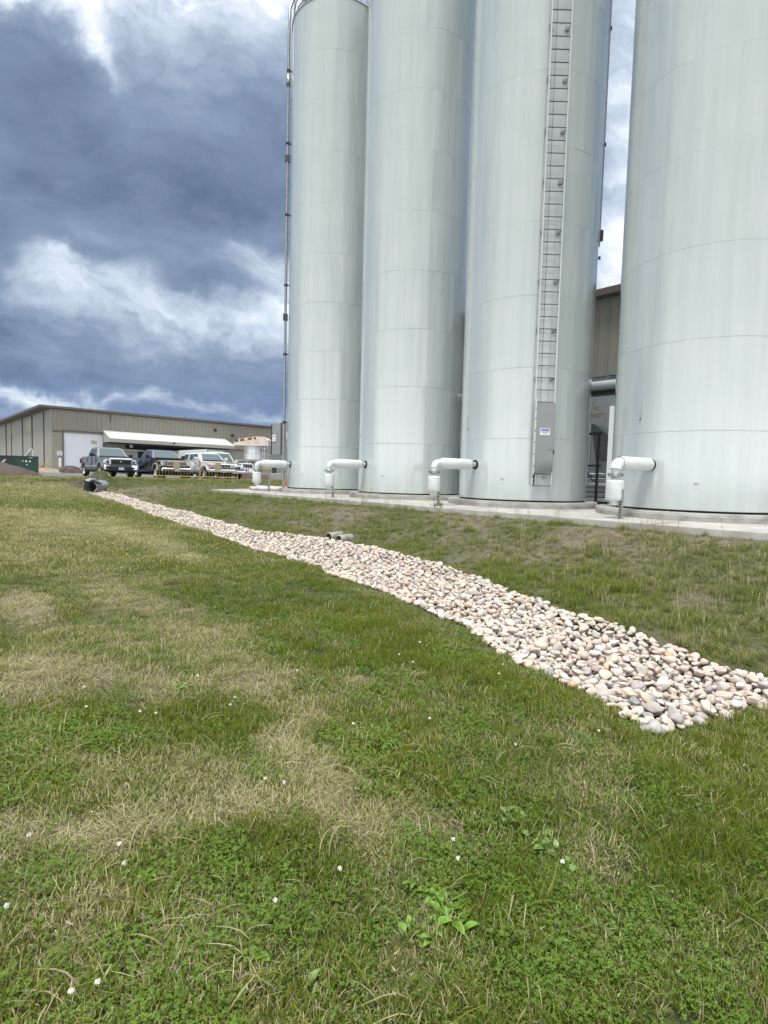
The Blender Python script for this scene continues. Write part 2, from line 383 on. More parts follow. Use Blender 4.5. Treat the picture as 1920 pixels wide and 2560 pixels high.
PATCH=[(-12.468,22.95,0.254,0.137,0.149,-0.157,0.7,1.2),(-7.172,11.699,0.617,0.37,-0.185,-0.723,0.85,1.2),(-4.017,9.311,0.767,0.278,-2.563,-2.33,0.85,1),(-5.568,8.362,1.148,0.76,0.207,-0.729,0.6,1),(-4.145,7.046,1.359,0.795,0.374,-1.624,0.7,0.8),(-3.675,5.293,3.929,2.704,0.36,-2.036,0.95,1),(-2.658,4.506,1.581,0.925,0.383,-2.723,0.6,0.8),(-2.719,5.939,1.594,0.654,-1.123,-2.805,0.65,0.8),(-4.718,15.644,1.199,0.327,-1.745,-1.732,0.3,0.5),(-2.266,7.317,1.421,0.398,-0.49,-1.278,0.3,1),(-1.263,6.437,0.963,0.129,-0.841,-1.103,0.12,1),(-0.008,4.625,1.376,-0.154,-1.474,-1.591,0.12,1),(0.619,3.901,1.536,-0.443,-1.445,-1.619,0.2,1),(-1.722,7.439,2.188,0.429,-1.451,-2.67,0.4,0.6),(0.03,6.461,1.753,-0.083,-2.047,-1.39,0.3,0.7),(-0.446,4.952,3.668,-0.065,-4.278,-4.719,0.8,0.8),(-1.903,3.786,1.2,0.582,0.096,-4.078,0.8,1),(-2.259,3.505,2.887,2.019,1.969,-3.476,0.9,1),(-1.582,4.595,1.729,0.439,-1.52,-2.872,0.65,0.9),(-0.876,3.817,4.161,-0.199,-3.568,-3.062,0.85,0.9),(-0.631,3.268,9.287,2.805,1.463,-2.396,0.55,0.9),(-0.404,2.904,4.177,-2.97,-7.247,-3.374,0.95,1),(-0.221,2.612,5.832,-3.319,-6.289,-3.862,0.95,1),(-0.176,2.363,7.501,-1.086,-4.077,-8.562,0.75,0.9),(-0.069,3.866,4.158,-0.178,-2.049,-6.493,0.75,0.7),(-0.598,3.767,9.253,2.957,1.94,-1.639,0.5,0.4),(-1.309,3.296,1.713,0.609,-0.319,-3.706,0.12,1),(-1.883,3.087,3.031,1.906,1.625,-7.323,0.35,0.8),(-0.782,2.778,3.591,0.492,-3.09,-8.677,0.6,0.8),(-1.813,2.693,3.207,2.124,0.548,-6.536,0.3,0.8),(-1.246,2.88,2.438,0.914,-1.05,-9.891,0.65,0.8),(-1.389,2.411,2.428,1.461,1.848,-11.202,0.85,1),(-0.757,2.532,2.751,0.596,-1.494,-10.04,0.8,0.9),(-1.128,2.662,3.481,1.649,3.46,-13.884,0.5,0.8),(-1.174,2.326,4.343,2.324,3.872,-25.299,0.95,0.8),(-1.315,2.082,3.808,2.359,0.4,-6.299,0.35,0.9),(-0.395,2.285,6.193,-1.235,-4.468,-6.541,0.05,1.2),(-0.477,2.109,8.771,2.048,0.388,-5.375,0.15,0.8),(-0.183,1.867,12.706,3.675,1.355,-4.13,0,1.2),(-0.086,1.587,11.194,2.745,1.692,-7.075,0.1,0.8),(-0.892,1.936,3.36,1.303,-0.397,-7.656,0.5,0.9),(-0.599,1.747,3.312,1.143,0.386,-7.685,0.5,0.8),(-1.08,1.702,4.959,3.072,0.22,-4.637,0.25,0.8),(-0.457,1.54,3.22,0.973,0.492,-11.42,0.45,0.8),(-0.827,1.494,4.555,2.47,0.521,-11.967,0.5,0.8),(0.254,2.003,6.135,-0.622,0.4,-7.059,0.1,1),(0.149,1.749,5.708,-0.333,0.492,-9.122,0.35,0.6),(0.251,1.809,6.751,-0.743,0.403,-8.526,0.1,0.8),(0.141,2.32,5.084,-1.417,-2.418,-4.871,0.65,0.8),(0.037,2.14,8.642,0.015,0.353,-6.177,0.5,0.8),(0.818,3.542,2.535,-0.944,-4.376,-5.137,0.7,0.8),(1.008,3.129,3.327,-1.745,-6.826,-6.005,0.5,0.7),(1.008,2.588,4.125,-2.363,-4.288,-6.54,0.45,0.8),(0.733,2.211,7.116,-2.997,-1.653,-8.151,0.55,0.9),(0.472,2.882,2.578,-0.615,-0.7,-2.842,0.15,1),(1.533,2.705,2.119,-1.685,-2.646,-2.204,0.08,1),(1.23,2.332,2.644,-2.279,-4.882,-3.717,0,1.2),(2.103,3.018,3.101,-2.047,0.255,-2.917,0.1,1),(1.402,2.07,3.925,-3.495,-2.655,-4.519,0.2,0.8),(0.815,1.82,2.996,-1.643,-0.97,-5.811,0.4,0.8),(0.506,1.599,3.412,-0.932,0.467,-9.323,0.35,0.8),(1.13,1.659,4.115,-2.539,0.319,-6.871,0.25,0.9),(1.146,1.527,10.168,-6.88,0.856,-18.319,0,1),(1.796,3.199,4.399,-2.336,0.739,-8.97,0.3,0.6),(0.38,1.707,5.351,-1.001,0.473,-9.63,0.3,0.5),(-13.426,27.328,0.354,0.174,0.44,-0.539,0.15,1),(-6.472,19.754,0.353,0.109,-0.623,-0.559,0.3,1),(-3.072,15.516,0.805,0.138,-1.14,-1.077,0.5,0.9),(-1.339,14.2,0.908,0.09,-0.689,-1.117,0.85,1),(0.461,13.108,1.438,-0.087,-1.647,-1.329,0.3,0.9),(-0.093,12.391,1.511,-0.039,-2.018,-1.901,0.25,0.9),(1.726,11.679,0.752,-0.122,-1.397,-1.419,0.55,0.9),(1.527,10.228,0.675,-0.135,-1.544,-1.344,0.5,0.9),(3.542,9.479,1.366,-0.486,-0.937,-1.682,0.9,1),(2.573,9.193,1.34,-0.449,-1.566,-1.357,0.55,0.9),(2.419,7.842,1.154,-0.451,-2.811,-2.028,0.25,1),(4.141,8.342,0.855,-0.436,-1.321,-1.474,0.65,0.9),(5.203,7.77,1.671,-1.069,-0.511,-0.957,0.4,0.9),(3.806,6.99,1.225,-0.733,-1.791,-1.729,0.4,0.9),(3.676,6.417,3.484,-2.171,-2.126,-2.342,0.65,0.9),(4.1,6.042,1.68,-1.224,-0.997,-1.085,0.3,0.9),(3.138,6.846,1.917,-1.12,-3.519,-1.589,0.15,1),(5.059,8.705,1.321,-0.777,-2.009,-1.945,0.7,0.8),(-2.935,17.911,0.715,0.114,-0.5,-0.466,0.2,1)]
PT = np.array(PATCH)
def dryness(x, y):
    x = np.asarray(x, float); y = np.asarray(y, float)
    wx = x+(vnoise(x, y, .9)-.5)*.5+(vnoise(x+3, y, 3.)-.5)*.22; wy = y+(vnoise(x+7, y+3, .9)-.5)*.6+(vnoise(x, y+5, 3.)-.5)*.25
    u, v = toUV(x, y)
    acc = .30*.12+0*x; ws = .12+0*x
    for cx, cy, a, b, c, d, val, wt in PT:
        du = a*(wx-cx)+b*(wy-cy); dv = c*(wx-cx)+d*(wy-cy)
        g = np.exp(-np.clip((du*du+dv*dv)**1.2*1.4, 0, 30))*wt
        acc = acc+g*val; ws = ws+g
    D = acc/ws
    return np.clip(D*.93+(vnoise(x, y, 1.6)-.5)*.26+(vnoise(x+11, y, 5.)-.5)*.24, 0, 1)
_m = mat('slotted_steel', (.33, .35, .35), .45, .6); _t = NT(_m.node_tree); _z = _t.sep(_t.node('ShaderNodeTexCoord').outputs['Object'])[2]
_f = _t.m('GREATER_THAN', _t.m('FRACT', _t.m('MULTIPLY', _z, 20.)), .45); _t.l.new(_t.mix(_f, (.33, .35, .35), (.02, .02, .02)), _t.n['Principled BSDF'].inputs['Base Color']); MT['slot'] = _m
# ------------------------------------------------------------ ground
def grid_mesh(name, us, vs, zf, m_, attrs=None, smooth=True):
    UU, VV = np.meshgrid(us, vs, indexing='ij'); X = U2[0]*UU+V2[0]*VV; Y = U2[1]*UU+V2[1]*VV; Z = zf(UU, VV)
    co = np.stack([X, Y, Z], -1).reshape(-1, 3).astype(np.float32); a, b = len(us), len(vs)
    i = np.arange(a-1)[:, None]*b+np.arange(b-1)[None]; q_ = np.stack([i, i+b, i+b+1, i+1], -1).reshape(-1)
    me = bpy.data.meshes.new(name); me.vertices.add(len(co)); me.vertices.foreach_set('co', co.ravel())
    nf = len(q_)//4; me.loops.add(len(q_)); me.loops.foreach_set('vertex_index', q_.astype(np.int32)); me.polygons.add(nf)
    me.polygons.foreach_set('loop_start', np.arange(0, nf*4, 4, dtype=np.int32))
    me.polygons.foreach_set('use_smooth', np.ones(nf, bool) if smooth else np.zeros(nf, bool)); me.update(); me.validate()
    if attrs:
        for k_, fn in attrs.items():
            at = me.attributes.new(k_, 'FLOAT', 'POINT'); at.data.foreach_set('value', fn(co[:, 0], co[:, 1]).astype(np.float32))
    me.materials.append(m_); o = bpy.data.objects.new(name, me); COL.objects.link(o); return o
def bankness(x, y):
    u, v = toUV(x, y); return sst(vup(u)-.3, vup(u)+.2, v)*sst(-33, -26, u)
def bare(x, y):
    u, v = toUV(x, y)
    e = 1.2*np.exp(-((v-vlo(u)+.10)/.13)**2)*sst(.36, .52, vnoise(x, y, 1.9))*sst(-1.7, -2.2, u)+np.exp(-((v-vup(u)-.05)/.10)**2)*sst(.6, .75, vnoise(x+5, y, 1.6))
    bed = sst(vlo(u)-.05, vlo(u)+.08, v)*sst(vup(u)+.05, vup(u)-.08, v)*sst(.06, -.02, u-uend(v))
    return np.clip(np.maximum(e, bed)*sst(-29.5, -28.5, u), 0, 1)
mg = bpy.data.materials.new('ground_soil'); mg.use_nodes = True; t = NT(mg.node_tree); b = t.n['Principled BSDF']
at = lambda nm: t.node('ShaderNodeAttribute', attribute_name=nm).outputs['Fac']
o_ = t.node('ShaderNodeTexCoord').outputs['Object']
ns = t.noise(o_, 9, 7, .7); ns2 = t.noise(o_, 55, 4, .7); n3 = t.noise(o_, 1.3, 4)
lawnc = t.mix(t.mr(t.m('ADD', at('dry'), t.m('MULTIPLY', t.m('SUBTRACT', ns, .5), .9)), .1, .85), (.055, .075, .028), (.24, .20, .13))
bankc = t.mix(t.mr(ns, .35, .65), (.12, .10, .075), (.28, .24, .19))
bankc = t.mix(t.mr(t.m('ADD', at('dry'), t.m('MULTIPLY', t.m('SUBTRACT', n3, .5), .6)), .7, .15), bankc, (.085, .10, .035))
c_ = t.mix(at('bank'), lawnc, bankc)
c_ = t.mix(at('bare'), c_, t.mix(t.mr(ns, .35, .65), (.08, .065, .055), (.19, .16, .14)))
c_ = t.mix(t.mr(ns2, .3, .75, 0., .55), c_, (.03, .028, .018))
t.l.new(c_, b.inputs['Base Color']); b.inputs['Roughness'].default_value = .95; b.inputs['Specular IOR Level'].default_value = .1
bp = t.node('ShaderNodeBump'); bp.inputs['Strength'].default_value = .8; bp.inputs['Distance'].default_value = .03
t.l.new(t.m('ADD', ns, t.m('MULTIPLY', ns2, .3)), bp.inputs['Height']); t.l.new(bp.outputs[0], b.inputs['Normal'])
us = np.r_[-900, -400, -200, -120, -80, -60, -50, -45, np.arange(-42, -14, .2), np.arange(-14, 2.4, .1), 3, 5, 10, 30, 100, 400, 900]
vs = np.r_[-900, -400, -100, -50, -30, -20, -14, np.arange(-10, -3, .25), np.arange(-3, 10.2, .1), np.arange(10.4, 20, .4), 22, 25, 30, 36, 50, 100, 400, 900]
g = grid_mesh('ground', us, vs, Hn, mg, {'dry': dryness, 'bank': bankness, 'bare': bare}); tag(g, kind='structure')
# parking lot sheet
UBT = np.array([(-80, -44), (0, -37.5), (4.5, -36), (8, -31.8), (12.5, -34), (18, -34.5), (24, -33), (30, -28), (140, -28)])
vv_ = np.r_[np.arange(-80, 0, 4), np.arange(0, 30, .5), np.arange(30, 141, 5)]
def lotz(u, v): return .04-.24*sst(22, 36, v)*sst(-36, -40, u)
mb = []
ss = np.array([0, .5, 1, 2, 4, 6, 10, 16, 25, 45, 80, 140])
VVv, SS = np.meshgrid(vv_, ss, indexing='ij'); UUu = np.interp(VVv, UBT[:, 0], UBT[:, 1])+(vnoise(VVv, VVv*0, .9)-.5)*.8-SS
P = np.stack([U2[0]*UUu+V2[0]*VVv, U2[1]*UUu+V2[1]*VVv, lotz(UUu, VVv)], -1).reshape(-1, 3)
nb = len(ss); F = [(i*nb+j, i*nb+j+1, (i+1)*nb+j+1, (i+1)*nb+j) for i in range(len(vv_)-1) for j in range(nb-1)]
B = MB(); B.add(P, F, True); o = B.build('parking_lot', MT['asph']); tag(o, kind='structure')
for p_ in o.data.polygons: p_.use_smooth = True
# yard behind the silos
B = MB(); zz = -.29; B.add([W(-22, 17.1, zz), W(8, 17.1, zz), W(8, 40, zz), W(-22, 40, zz)], [(0, 1, 2, 3)]); o = B.build('service_yard', MT['asph']); tag(o, kind='structure')
# slab
B = MB(); c = [W(-21.75, 10.06), W(9, 10.06), W(9, 17), W(-24.6, 17), W(-23.3, 13.4)]
poly = [(p.x, p.y) for p in c]; B.prism(poly, 'Z', -.33, -.2); o = B.build('concrete_slab', MT['conc'], bevel=.012); tag(o, kind='structure')
# control joints as shallow proud sealant lines
B = MB()
for uu in (-17.6, -13., -8.4, -3.8): B.box(W(uu, 11.0, -.1975), (.012, 1.9, .003), (0, 0, SITE_RZ))
o = B.build('slab_joint', MT['darksteel']); tag(o, kind='structure'); o.parent = None

# ------------------------------------------------------------ silos
SC = [(-2.3012, 22.713), (.859, 19.2958), (4.0192, 15.8787), (7.1794, 12.4615)]; SR = 1.81; STOP = 18.1
silo_lab = ['farthest white silo, leftmost, its round roof rim in view', 'second white silo from the left, between the farthest one and the one with the ladder',
            'white silo carrying the steel climbing ladder', 'nearest white silo at the right edge of the picture']
def make_silo(i):
    x, y = SC[i]; t_ = thing('silo', silo_lab[i], 'silo', (x, y, 0), SITE_RZ, 'row of white steel silos')
    prof = [(SR-.02, .0), (SR, .004), (SR, .012)]; z = 1.62
    while z < STOP-.3:
        prof += [(SR, z-.014), (SR, z-.011), (SR+.0027, z-.006), (SR+.0027, z-.004), (SR, z+.027), (SR, z+.032)]; z += 1.827
    prof += [(SR, STOP-.04), (SR, STOP-.03), (SR+.03, STOP-.03), (SR+.03, STOP), (SR-.02, STOP+.002)]
    B = MB(); B.lathe(prof, 160)
    rnd = random.Random(i*7+2); z = 0.02
    k_ = 0
    zs = [0.02, 1.62]+[1.62+1.827*j for j in range(1, 10)]
    for a0, a1 in zip(zs[:-1], zs[1:]):
        for s_ in range(2):
            an = rnd.uniform(0, 3.14)+s_*3.14
            B.box((SR*math.cos(an), SR*math.sin(an), (a0+a1)/2), (.006, .012, a1-a0-.03), (0, 0, an))
    o = B.build('shell', MT['silo'], t_, recalc=False)
    if i == 0 or True:
        B = MB(); B.lathe([(SR+.0, STOP+.004), (.35, STOP+.75), (.3, STOP+.8), (.001, STOP+.8)], 64); B.build('roof', MT['silo'], t_, recalc=False)
    B = MB(); B.lathe([(SR-.035, -.045), (SR-.035, .002)], 96); B.build('base_joint', MT['seal'], t_)
    # doorway collar on the side facing down the row
    B = MB(); y0, y1, z0, z1, xo = -.42, .42, .10, 2.42, -1.9
    B.box((-1.80, y0, (z0+z1)/2), (.22, .012, z1-z0)); B.box((-1.80, y1, (z0+z1)/2), (.22, .012, z1-z0))
    B.box((-1.80, 0, z1+.006), (.22, .85, .012)); B.box((-1.80, 0, z0-.006), (.22, .85, .012)); fr = B.build('door_frame', MT['silo'], t_)
    B = MB(); B.box((-1.89, 0, (z0+z1)/2), (.02, .82, z1-z0-.01)); B.box((-1.91, -.36, 1.2), (.03, .04, .14)); B.build('door', MT['white'], t_)
    # small plates and lifting lug (local angle from -v direction)
    def loc(u_, v_, z_, r_): 
        an = math.atan2(v_, u_); return Vector((r_*math.cos(an), r_*math.sin(an), z_)), an
    # world azimuth a (from toward -Y) -> world angle
    def wloc(adeg, z_, r_):
        wx, wy = math.sin(R(adeg)), -math.cos(R(adeg)); an = math.atan2(wy, wx)-SITE_RZ
        return Vector((r_*math.cos(an), r_*math.sin(an), z_)), an
    pa = [-31.9, -31.4, -30.1, -29.5][i]
    p, an = wloc(pa, .545, SR+.003); B = MB(); B.box(p, (.004, .085, .035), (0, 0, an)); B.build('nameplate', MT['gpanel'], t_)
    p, an = wloc(pa+.2, .46, SR+.003); B = MB(); B.box(p, (.004, .06, .028), (0, 0, an)); B.build('nameplate', MT['alu'], t_)
    p, an = wloc(pa+.1, .36, SR+.003); B = MB(); B.box(p, (.004, .055, .03), (0, 0, an)); B.build('nameplate', MT['white'], t_)
    la = [-73, -71.5, -69.9, -66.6][i]
    p, an = wloc(la, 2.12, SR+.02); B = MB()
    pr = [(-.005, -.19), (.02, -.14), (.045, 0), (.02, .14), (-.005, .19)]
    rot = Euler((0, 0, an)).to_matrix()
    m_ = len(pr); vs_ = [rot @ Vector((x_, s_*.008, z_))+p for s_ in (-1, 1) for x_, z_ in pr]
    B.add(vs_, [(j, (j+1) % m_, m_+(j+1) % m_, m_+j) for j in range(m_)]+[tuple(range(m_)), tuple(range(m_, 2*m_))]); B.build('lifting_lug', MT['alu'], t_)
    p, an = wloc(la-1, 1.91, SR+.008); B = MB(); B.cyl(p-Vector((math.cos(an), math.sin(an), 0))*.01, p+Vector((math.cos(an), math.sin(an), 0))*.008, .014, n=10); B.build('bolt', MT['black'], t_)
    # roof guard rail
    B = MB(); N = 20; rr = SR-.06
    for j in range(N):
        a0 = 2*math.pi*j/N; B.cyl((rr*math.cos(a0), rr*math.sin(a0), STOP), (rr*math.cos(a0), rr*math.sin(a0), STOP+1.08), .017, n=6)
    for hz in (.55, 1.07):
        B.tube([(rr*math.cos(2*math.pi*j/48), rr*math.sin(2*math.pi*j/48), STOP+hz) for j in range(49)], .017, 6)
    B.build('guard_rail', MT['galv'], t_)
    # plinth
    pl = ['low round concrete plinth under the farthest silo', 'low round concrete plinth under the second silo from the left', 'low round concrete plinth under the silo with the ladder', 'low round concrete plinth under the nearest silo'][i]
    B = MB(); B.lathe([(2.12, -.199), (2.12, -.052), (2.105, -.04), (0.001, -.04)], 72)
    B.lathe([(2.122, -.125), (2.124, -.121), (2.122, -.117)], 72)
    o = B.build('plinth', MT['ringconc'], None); o.location = (x, y, 0); o.rotation_euler = (0, 0, i*1.1); tag(o, pl, 'plinth', 'concrete plinths under the silos')
    return t_
silos = [make_silo(i) for i in range(4)]

# ------------------------------------------------------------ pressure vent pipes
vl = ['white vent pipe with drum silencer on the farthest silo', 'white vent pipe with drum silencer on the second silo from the left',
      'white vent pipe with drum silencer left of the ladder', 'largest white vent pipe, on the nearest silo, without a thin neck']
postpx = [(-4.71+.12, 20.35+1.0), (-1.73, 17.98), (1.46, 14.47), (4.79, 10.87)]
for i in range(4):
    cx, cy = SC[i]; c0 = W(0, 0)+Vector((cx, cy, 0)); ang = R(-14)
    st = c0+U*(-.33)+V*(-1.735); d = (U*math.sin(ang)-V*math.cos(ang)).normalized(); ln = [1.33, 1.30, 1.33, 1.06][i]
    rz = math.atan2(d.y, d.x)
    t_ = thing('vent_pipe', vl[i], 'vent pipe', (st.x, st.y, .925), rz, 'white vent pipes low on the silos')
    B = MB(); B.lathe([(.075, .0), (.125, .0), (.13, .015), (.13, .05), (.11, .06), (.075, .06)], 28, axis='X'); B.build('seal_ring', MT['seal'], t_)
    fat = .148
    B = MB()
    if i == 3: pr = [(.075, .03), (.10, .045), (fat-.012, .09), (fat, .12), (fat, ln-.10), (fat-.01, ln-.03)]
    else: pr = [(.075, .03), (.075, .16), (.095, .165), (.098, .19), (fat-.02, .22), (fat, .26), (fat, ln-.2), (fat-.02, ln-.155), (.105, ln-.12), (.09, ln-.05)]
    B.lathe(pr, 28, axis='X'); B.build('silencer', MT['whitewrap'], t_)
    er = .10 if i < 3 else .125
    pts = [(ln-.06-.05, 0, 0)]+[(ln-.06+.12*math.sin(a), 0, -.12+.12*math.cos(a)) for a in [R(x) for x in range(0, 91, 15)]]
    B = MB(); B.tube([(p[0], p[1], p[2]) for p in pts], er, 20); B.tube([(ln+.06, 0, -.11), (ln+.06, 0, -.20)], .085, 18); B.build('elbow', MT['whitewrap'], t_)
    ox = ln+.06
    B = MB(); B.lathe([(.001, -.215), (.155, -.215), (.155, -.235), (.10, -.235)], 24, c=(ox, 0, 0)); B.lathe([(.10, -.245), (.155, -.245), (.155, -.262), (.001, -.262)], 24, c=(ox, 0, 0))
    for j in range(8):
        a = R(45*j+20); B.cyl((ox+.135*math.cos(a), .135*math.sin(a), -.275), (ox+.135*math.cos(a), .135*math.sin(a), -.20), .011, n=6)
    B.build('flange', MT['galv'], t_)
    B = MB(); B.lathe([(.085, -.262), (.09, -.33), (.15, -.345), (.165, -.365), (.17, -.40), (.17, -.70), (.165, -.735), (.15, -.755), (.09, -.775), (.08, -.80), (.095, -.815), (.10, -.86), (.001, -.862)], 28, c=(ox, 0, 0)); B.build('canister', MT['whitewrap'], t_)
    B = MB(); B.box((.55, 0, -fat-.006), (.06, .05, .02)); B.build('drain_boss', MT['white'], t_)
    pl = ['thin steel post under the vent pipe of the farthest silo', 'thin steel post under the vent pipe of the second silo from the left', 'slotted steel post under the vent pipe left of the ladder', 'slotted steel post under the vent pipe of the nearest silo'][i]
    px_, py_ = postpx[i]
    pt = thing('support_post', pl, 'post', (px_, py_, -.2), .5, 'steel posts under the vent pipes')
    B = MB(); hh = .92 if i < 3 else .58
    hh = .60 if i else .75
    for s_ in (-1, 1): B.box((0, s_*.028, hh/2), (.055, .004, hh))
    B.box((.026, 0, hh/2), (.004, .052, hh)); B.build('channel', MT['galv'], pt)
    B = MB(); 
    B.box((-.0265, 0, hh/2), (.003, .05, hh)); o = B.build('slot_web', MT['slot'], pt)
    B = MB(); B.box((0, 0, .004), (.12, .10, .008)); B.build('base_plate', MT['galv'], pt)

# ------------------------------------------------------------ ladder on the third silo
cx, cy = SC[2]; LA = 0.0025; RL = SR+.2
rzl = math.atan2(-math.cos(LA), math.sin(LA))
lad = thing('ladder', 'aluminium climbing ladder running up the third silo from the left', 'ladder', (cx, cy, 0), rzl)     # +x points out of the wall
hw = .243; zb = .44; zt = 19.0
for s_ in (-1, 1):
    B = MB(); B.box((RL, s_*hw, (zb+zt)/2), (.065, .03, zt-zb)); B.build('rail', MT['alu'], lad)
for j in range(60):
    z_ = 11.98-.3048*(37.8-j) if False else .40+.3048*(j)+.0
    z_ = 11.9802-.3048*38+.3048*j
    if z_ > zt: break
    B = MB(); B.cyl((RL, -hw+.015, z_), (RL, hw-.015, z_), .014, n=8); B.build('rung', MT['galvd'], lad)
for j in range(11):
    z_ = 3.15+j*1.22
    for s_ in (-1, 1):
        B = MB(); B.box((RL-.11, s_*(hw+.006), z_), (.20, .008, .06)); B.box((SR+.012, s_*(hw-.04), z_), (.014, .10, .09)); B.build('wall_bracket', MT['galv'], lad)
B = MB(); B.tube([(RL+.03, -.06 if False else -.12, zz_) for zz_ in np.linspace(2.52, zt, 14)], .006, 6); B.build('safety_cable', MT['darksteel'], lad)
B = MB(); B.tube([(RL-.03, -hw-.05, zz_) for zz_ in np.linspace(.42, zt, 10)], .010, 6); B.build('conduit', MT['galv'], lad)
gd = MB(); gd.box((RL+.07, .02, 1.625), (.006, .46, 1.75)); gd.box((RL+.052, .02-.23, 1.625), (.042, .006, 1.75)); gd.box((RL+.052, .02+.23, 1.625), (.042, .006, 1.75)); gd = gd.build('climb_guard', MT['guard'], lad)
B = MB(); B.box((RL+.06, -.235, 1.65), (.05, .035, 1.9)); B.build('hinge_rail', MT['alu'], gd)
for z_ in (.9, 1.2, 1.5, 1.8, 2.1, 2.35):
    B = MB(); B.box((RL+.09, -.235, z_), (.012, .02, .03)); B.build('hinge_bolt', MT['darksteel'], gd)
B = MB(); B.box((RL+.06, .262, 1.27), (.06, .03, .13), bev=.006); B.build('latch', MT['darksteel'], gd)
B = MB(); B.cyl((RL+.072, .17, 1.32), (RL+.082, .17, 1.32), .017, n=14); B.build('keyhole', MT['black'], gd)
sg = MB(); sg.box((RL+.0755, .02, 1.78), (.004, .255, .178)); sg = sg.build('notice_sign', MT['sign'], gd)
B = MB(); B.box((RL+.079, .02, 1.828), (.003, .215, .055)); B.build('sign_header', MT['blue'], sg) if False else B.build('sign_header', MT['blue'], gd)
rotT = (R(90), 0, R(90))
text_mesh('NOTICE', .052, MT['sign'], 'sign_lettering', gd, (RL+.0815, .02, 1.828), rotT)
text_mesh('AUTHORIZED', .036, MT['blue'], 'sign_lettering', gd, (RL+.0785, .02, 1.785), rotT)
text_mesh('PERSONNEL', .034, MT['blue'], 'sign_lettering', gd, (RL+.0785, .02, 1.754), rotT)
text_mesh('ONLY', .034, MT['blue'], 'sign_lettering', gd, (RL+.0785, .02, 1.722), rotT)
B = MB(); B.box((RL+.02, -.20, .62), (.05, .035, .34), bev=.006); B.box((RL+.03, -.17, .76), (.03, .05, .02)); B.box((RL+.03, -.22, .63), (.03, .09, .014)); B.cyl((RL+.02, -.21, .42), (RL+.02, -.21, .46), .02, n=8); B.build('ladder_lock', MT['darksteel'], lad)
B = MB(); B.box((RL, .17, .62), (.04, .08, .09)); B.build('rest_block', MT['galv'], lad)

# ------------------------------------------------------------ fill pipes left of the farthest silo
cx, cy = SC[0]; p0 = W(-19.58, 12.28)
t_ = thing('fill_pipe', 'pale steel fill pipe running up the left side of the farthest silo', 'fill pipe', (p0.x, p0.y, -.2), 0)
B = MB(); B.cyl((0, 0, 0), (0, 0, 17.6), .055, n=16); B.tube([(0, 0, 17.6), (.0, 0, 18.6), (.02, .05, 19.3), (.15, .25, 19.9), (.6, .7, 20.3), (1.2, 1.1, 20.1)], .055, 14); B.build('pipe', MT['galv'], t_)
for z_ in (2.9, 5.7, 8.5, 11.3, 14.1, 16.9):
    B = MB(); B.lathe([(.058, -.05), (.075, -.05), (.075, .05), (.058, .05)], 14, c=(0, 0, z_))
    B.box((.16, .10, z_), (.36, .03, .03), (0, 0, .55)); B.build('clamp', MT['darksteel'], t_)
B = MB(); B.lathe([(.06, -.2), (.085, -.2), (.085, .2), (.06, .2)], 16, c=(0, 0, 16.5)); B.build('coupling', MT['galv'], t_)
for z_ in (7.2, 13.5):
    B = MB(); B.box((0, 0, z_), (.18, .12, .28), bev=.01); B.build('coupling_clamp', MT['darksteel'], t_)
p1 = W(-19.48, 12.42)
t_ = thing('fill_pipe', 'darker thin pipe close beside the farthest silo, right of the pale fill pipe', 'fill pipe', (p1.x, p1.y, -.2), 0)
B = MB(); B.cyl((0, 0, 0), (0, 0, 17.9), .03, n=12); B.tube([(0, 0, 17.9), (.02, 0, 18.7), (.12, .1, 19.4), (.5, .4, 20.2), (.9, .8, 20.5)], .042, 12); B.build('pipe', MT['galv'], t_)
for z_ in (2.2, 4.9, 7.8, 10.6, 13.3, 15.8, 16.6):
    B = MB(); B.box((0, -.01, z_), (.085, .085, .12), bev=.008); B.box((.10, .10, z_), (.22, .02, .03), (0, 0, .7)); B.build('clamp', MT['darksteel'], t_)
p1 = W(-19.30, 12.42)
t_ = thing('fill_pipe', 'dark curved pipe arching over the roof rim of the farthest silo', 'fill pipe', (p1.x, p1.y, 17.0), 0)
B = MB(); B.tube([(0, 0, -.2), (0, 0, .9), (.08, .05, 1.7), (.3, .2, 2.4), (.7, .5, 3.0), (1.3, .9, 3.3)], .05, 12); B.build('pipe', MT['darksteel'], t_)
B = MB(); B.box((.1, .1, .1), (.25, .04, .06), (0, 0, .7)); B.build('clamp', MT['darksteel'], t_)
# roof catwalk seen past the first silo
c0 = Vector((SC[0][0], SC[0][1], 0)); c1 = Vector((SC[1][0], SC[1][1], 0)); mid = (c0+c1)/2+V*.2
t_ = thing('roof_catwalk', 'steel grating catwalk bridging the tops of the two farthest silos', 'catwalk', (mid.x, mid.y, STOP), SITE_RZ)
B = MB(); B.box((0, 0, .12), (3.4, .06, .2)); B.box((0, .9, .12), (3.4, .06, .2))
B.build('side_beam', MT['darksteel'], t_)
B = MB()
for j in range(40): B.box((-1.65+j*.085, .45, .2), (.012, .88, .04))
B.build('grating', MT['galv'], t_)
B = MB()
for j in range(5):
    for y_ in (0, .9): B.cyl((-1.6+j*.8, y_, .2), (-1.6+j*.8, y_, 1.3), .02, n=6)
for y_ in (0, .9):
    for z_ in (.75, 1.3): B.cyl((-1.7, y_, z_), (1.7, y_, z_), .018, n=6)
B.build('hand_rail', MT['galv'], t_)
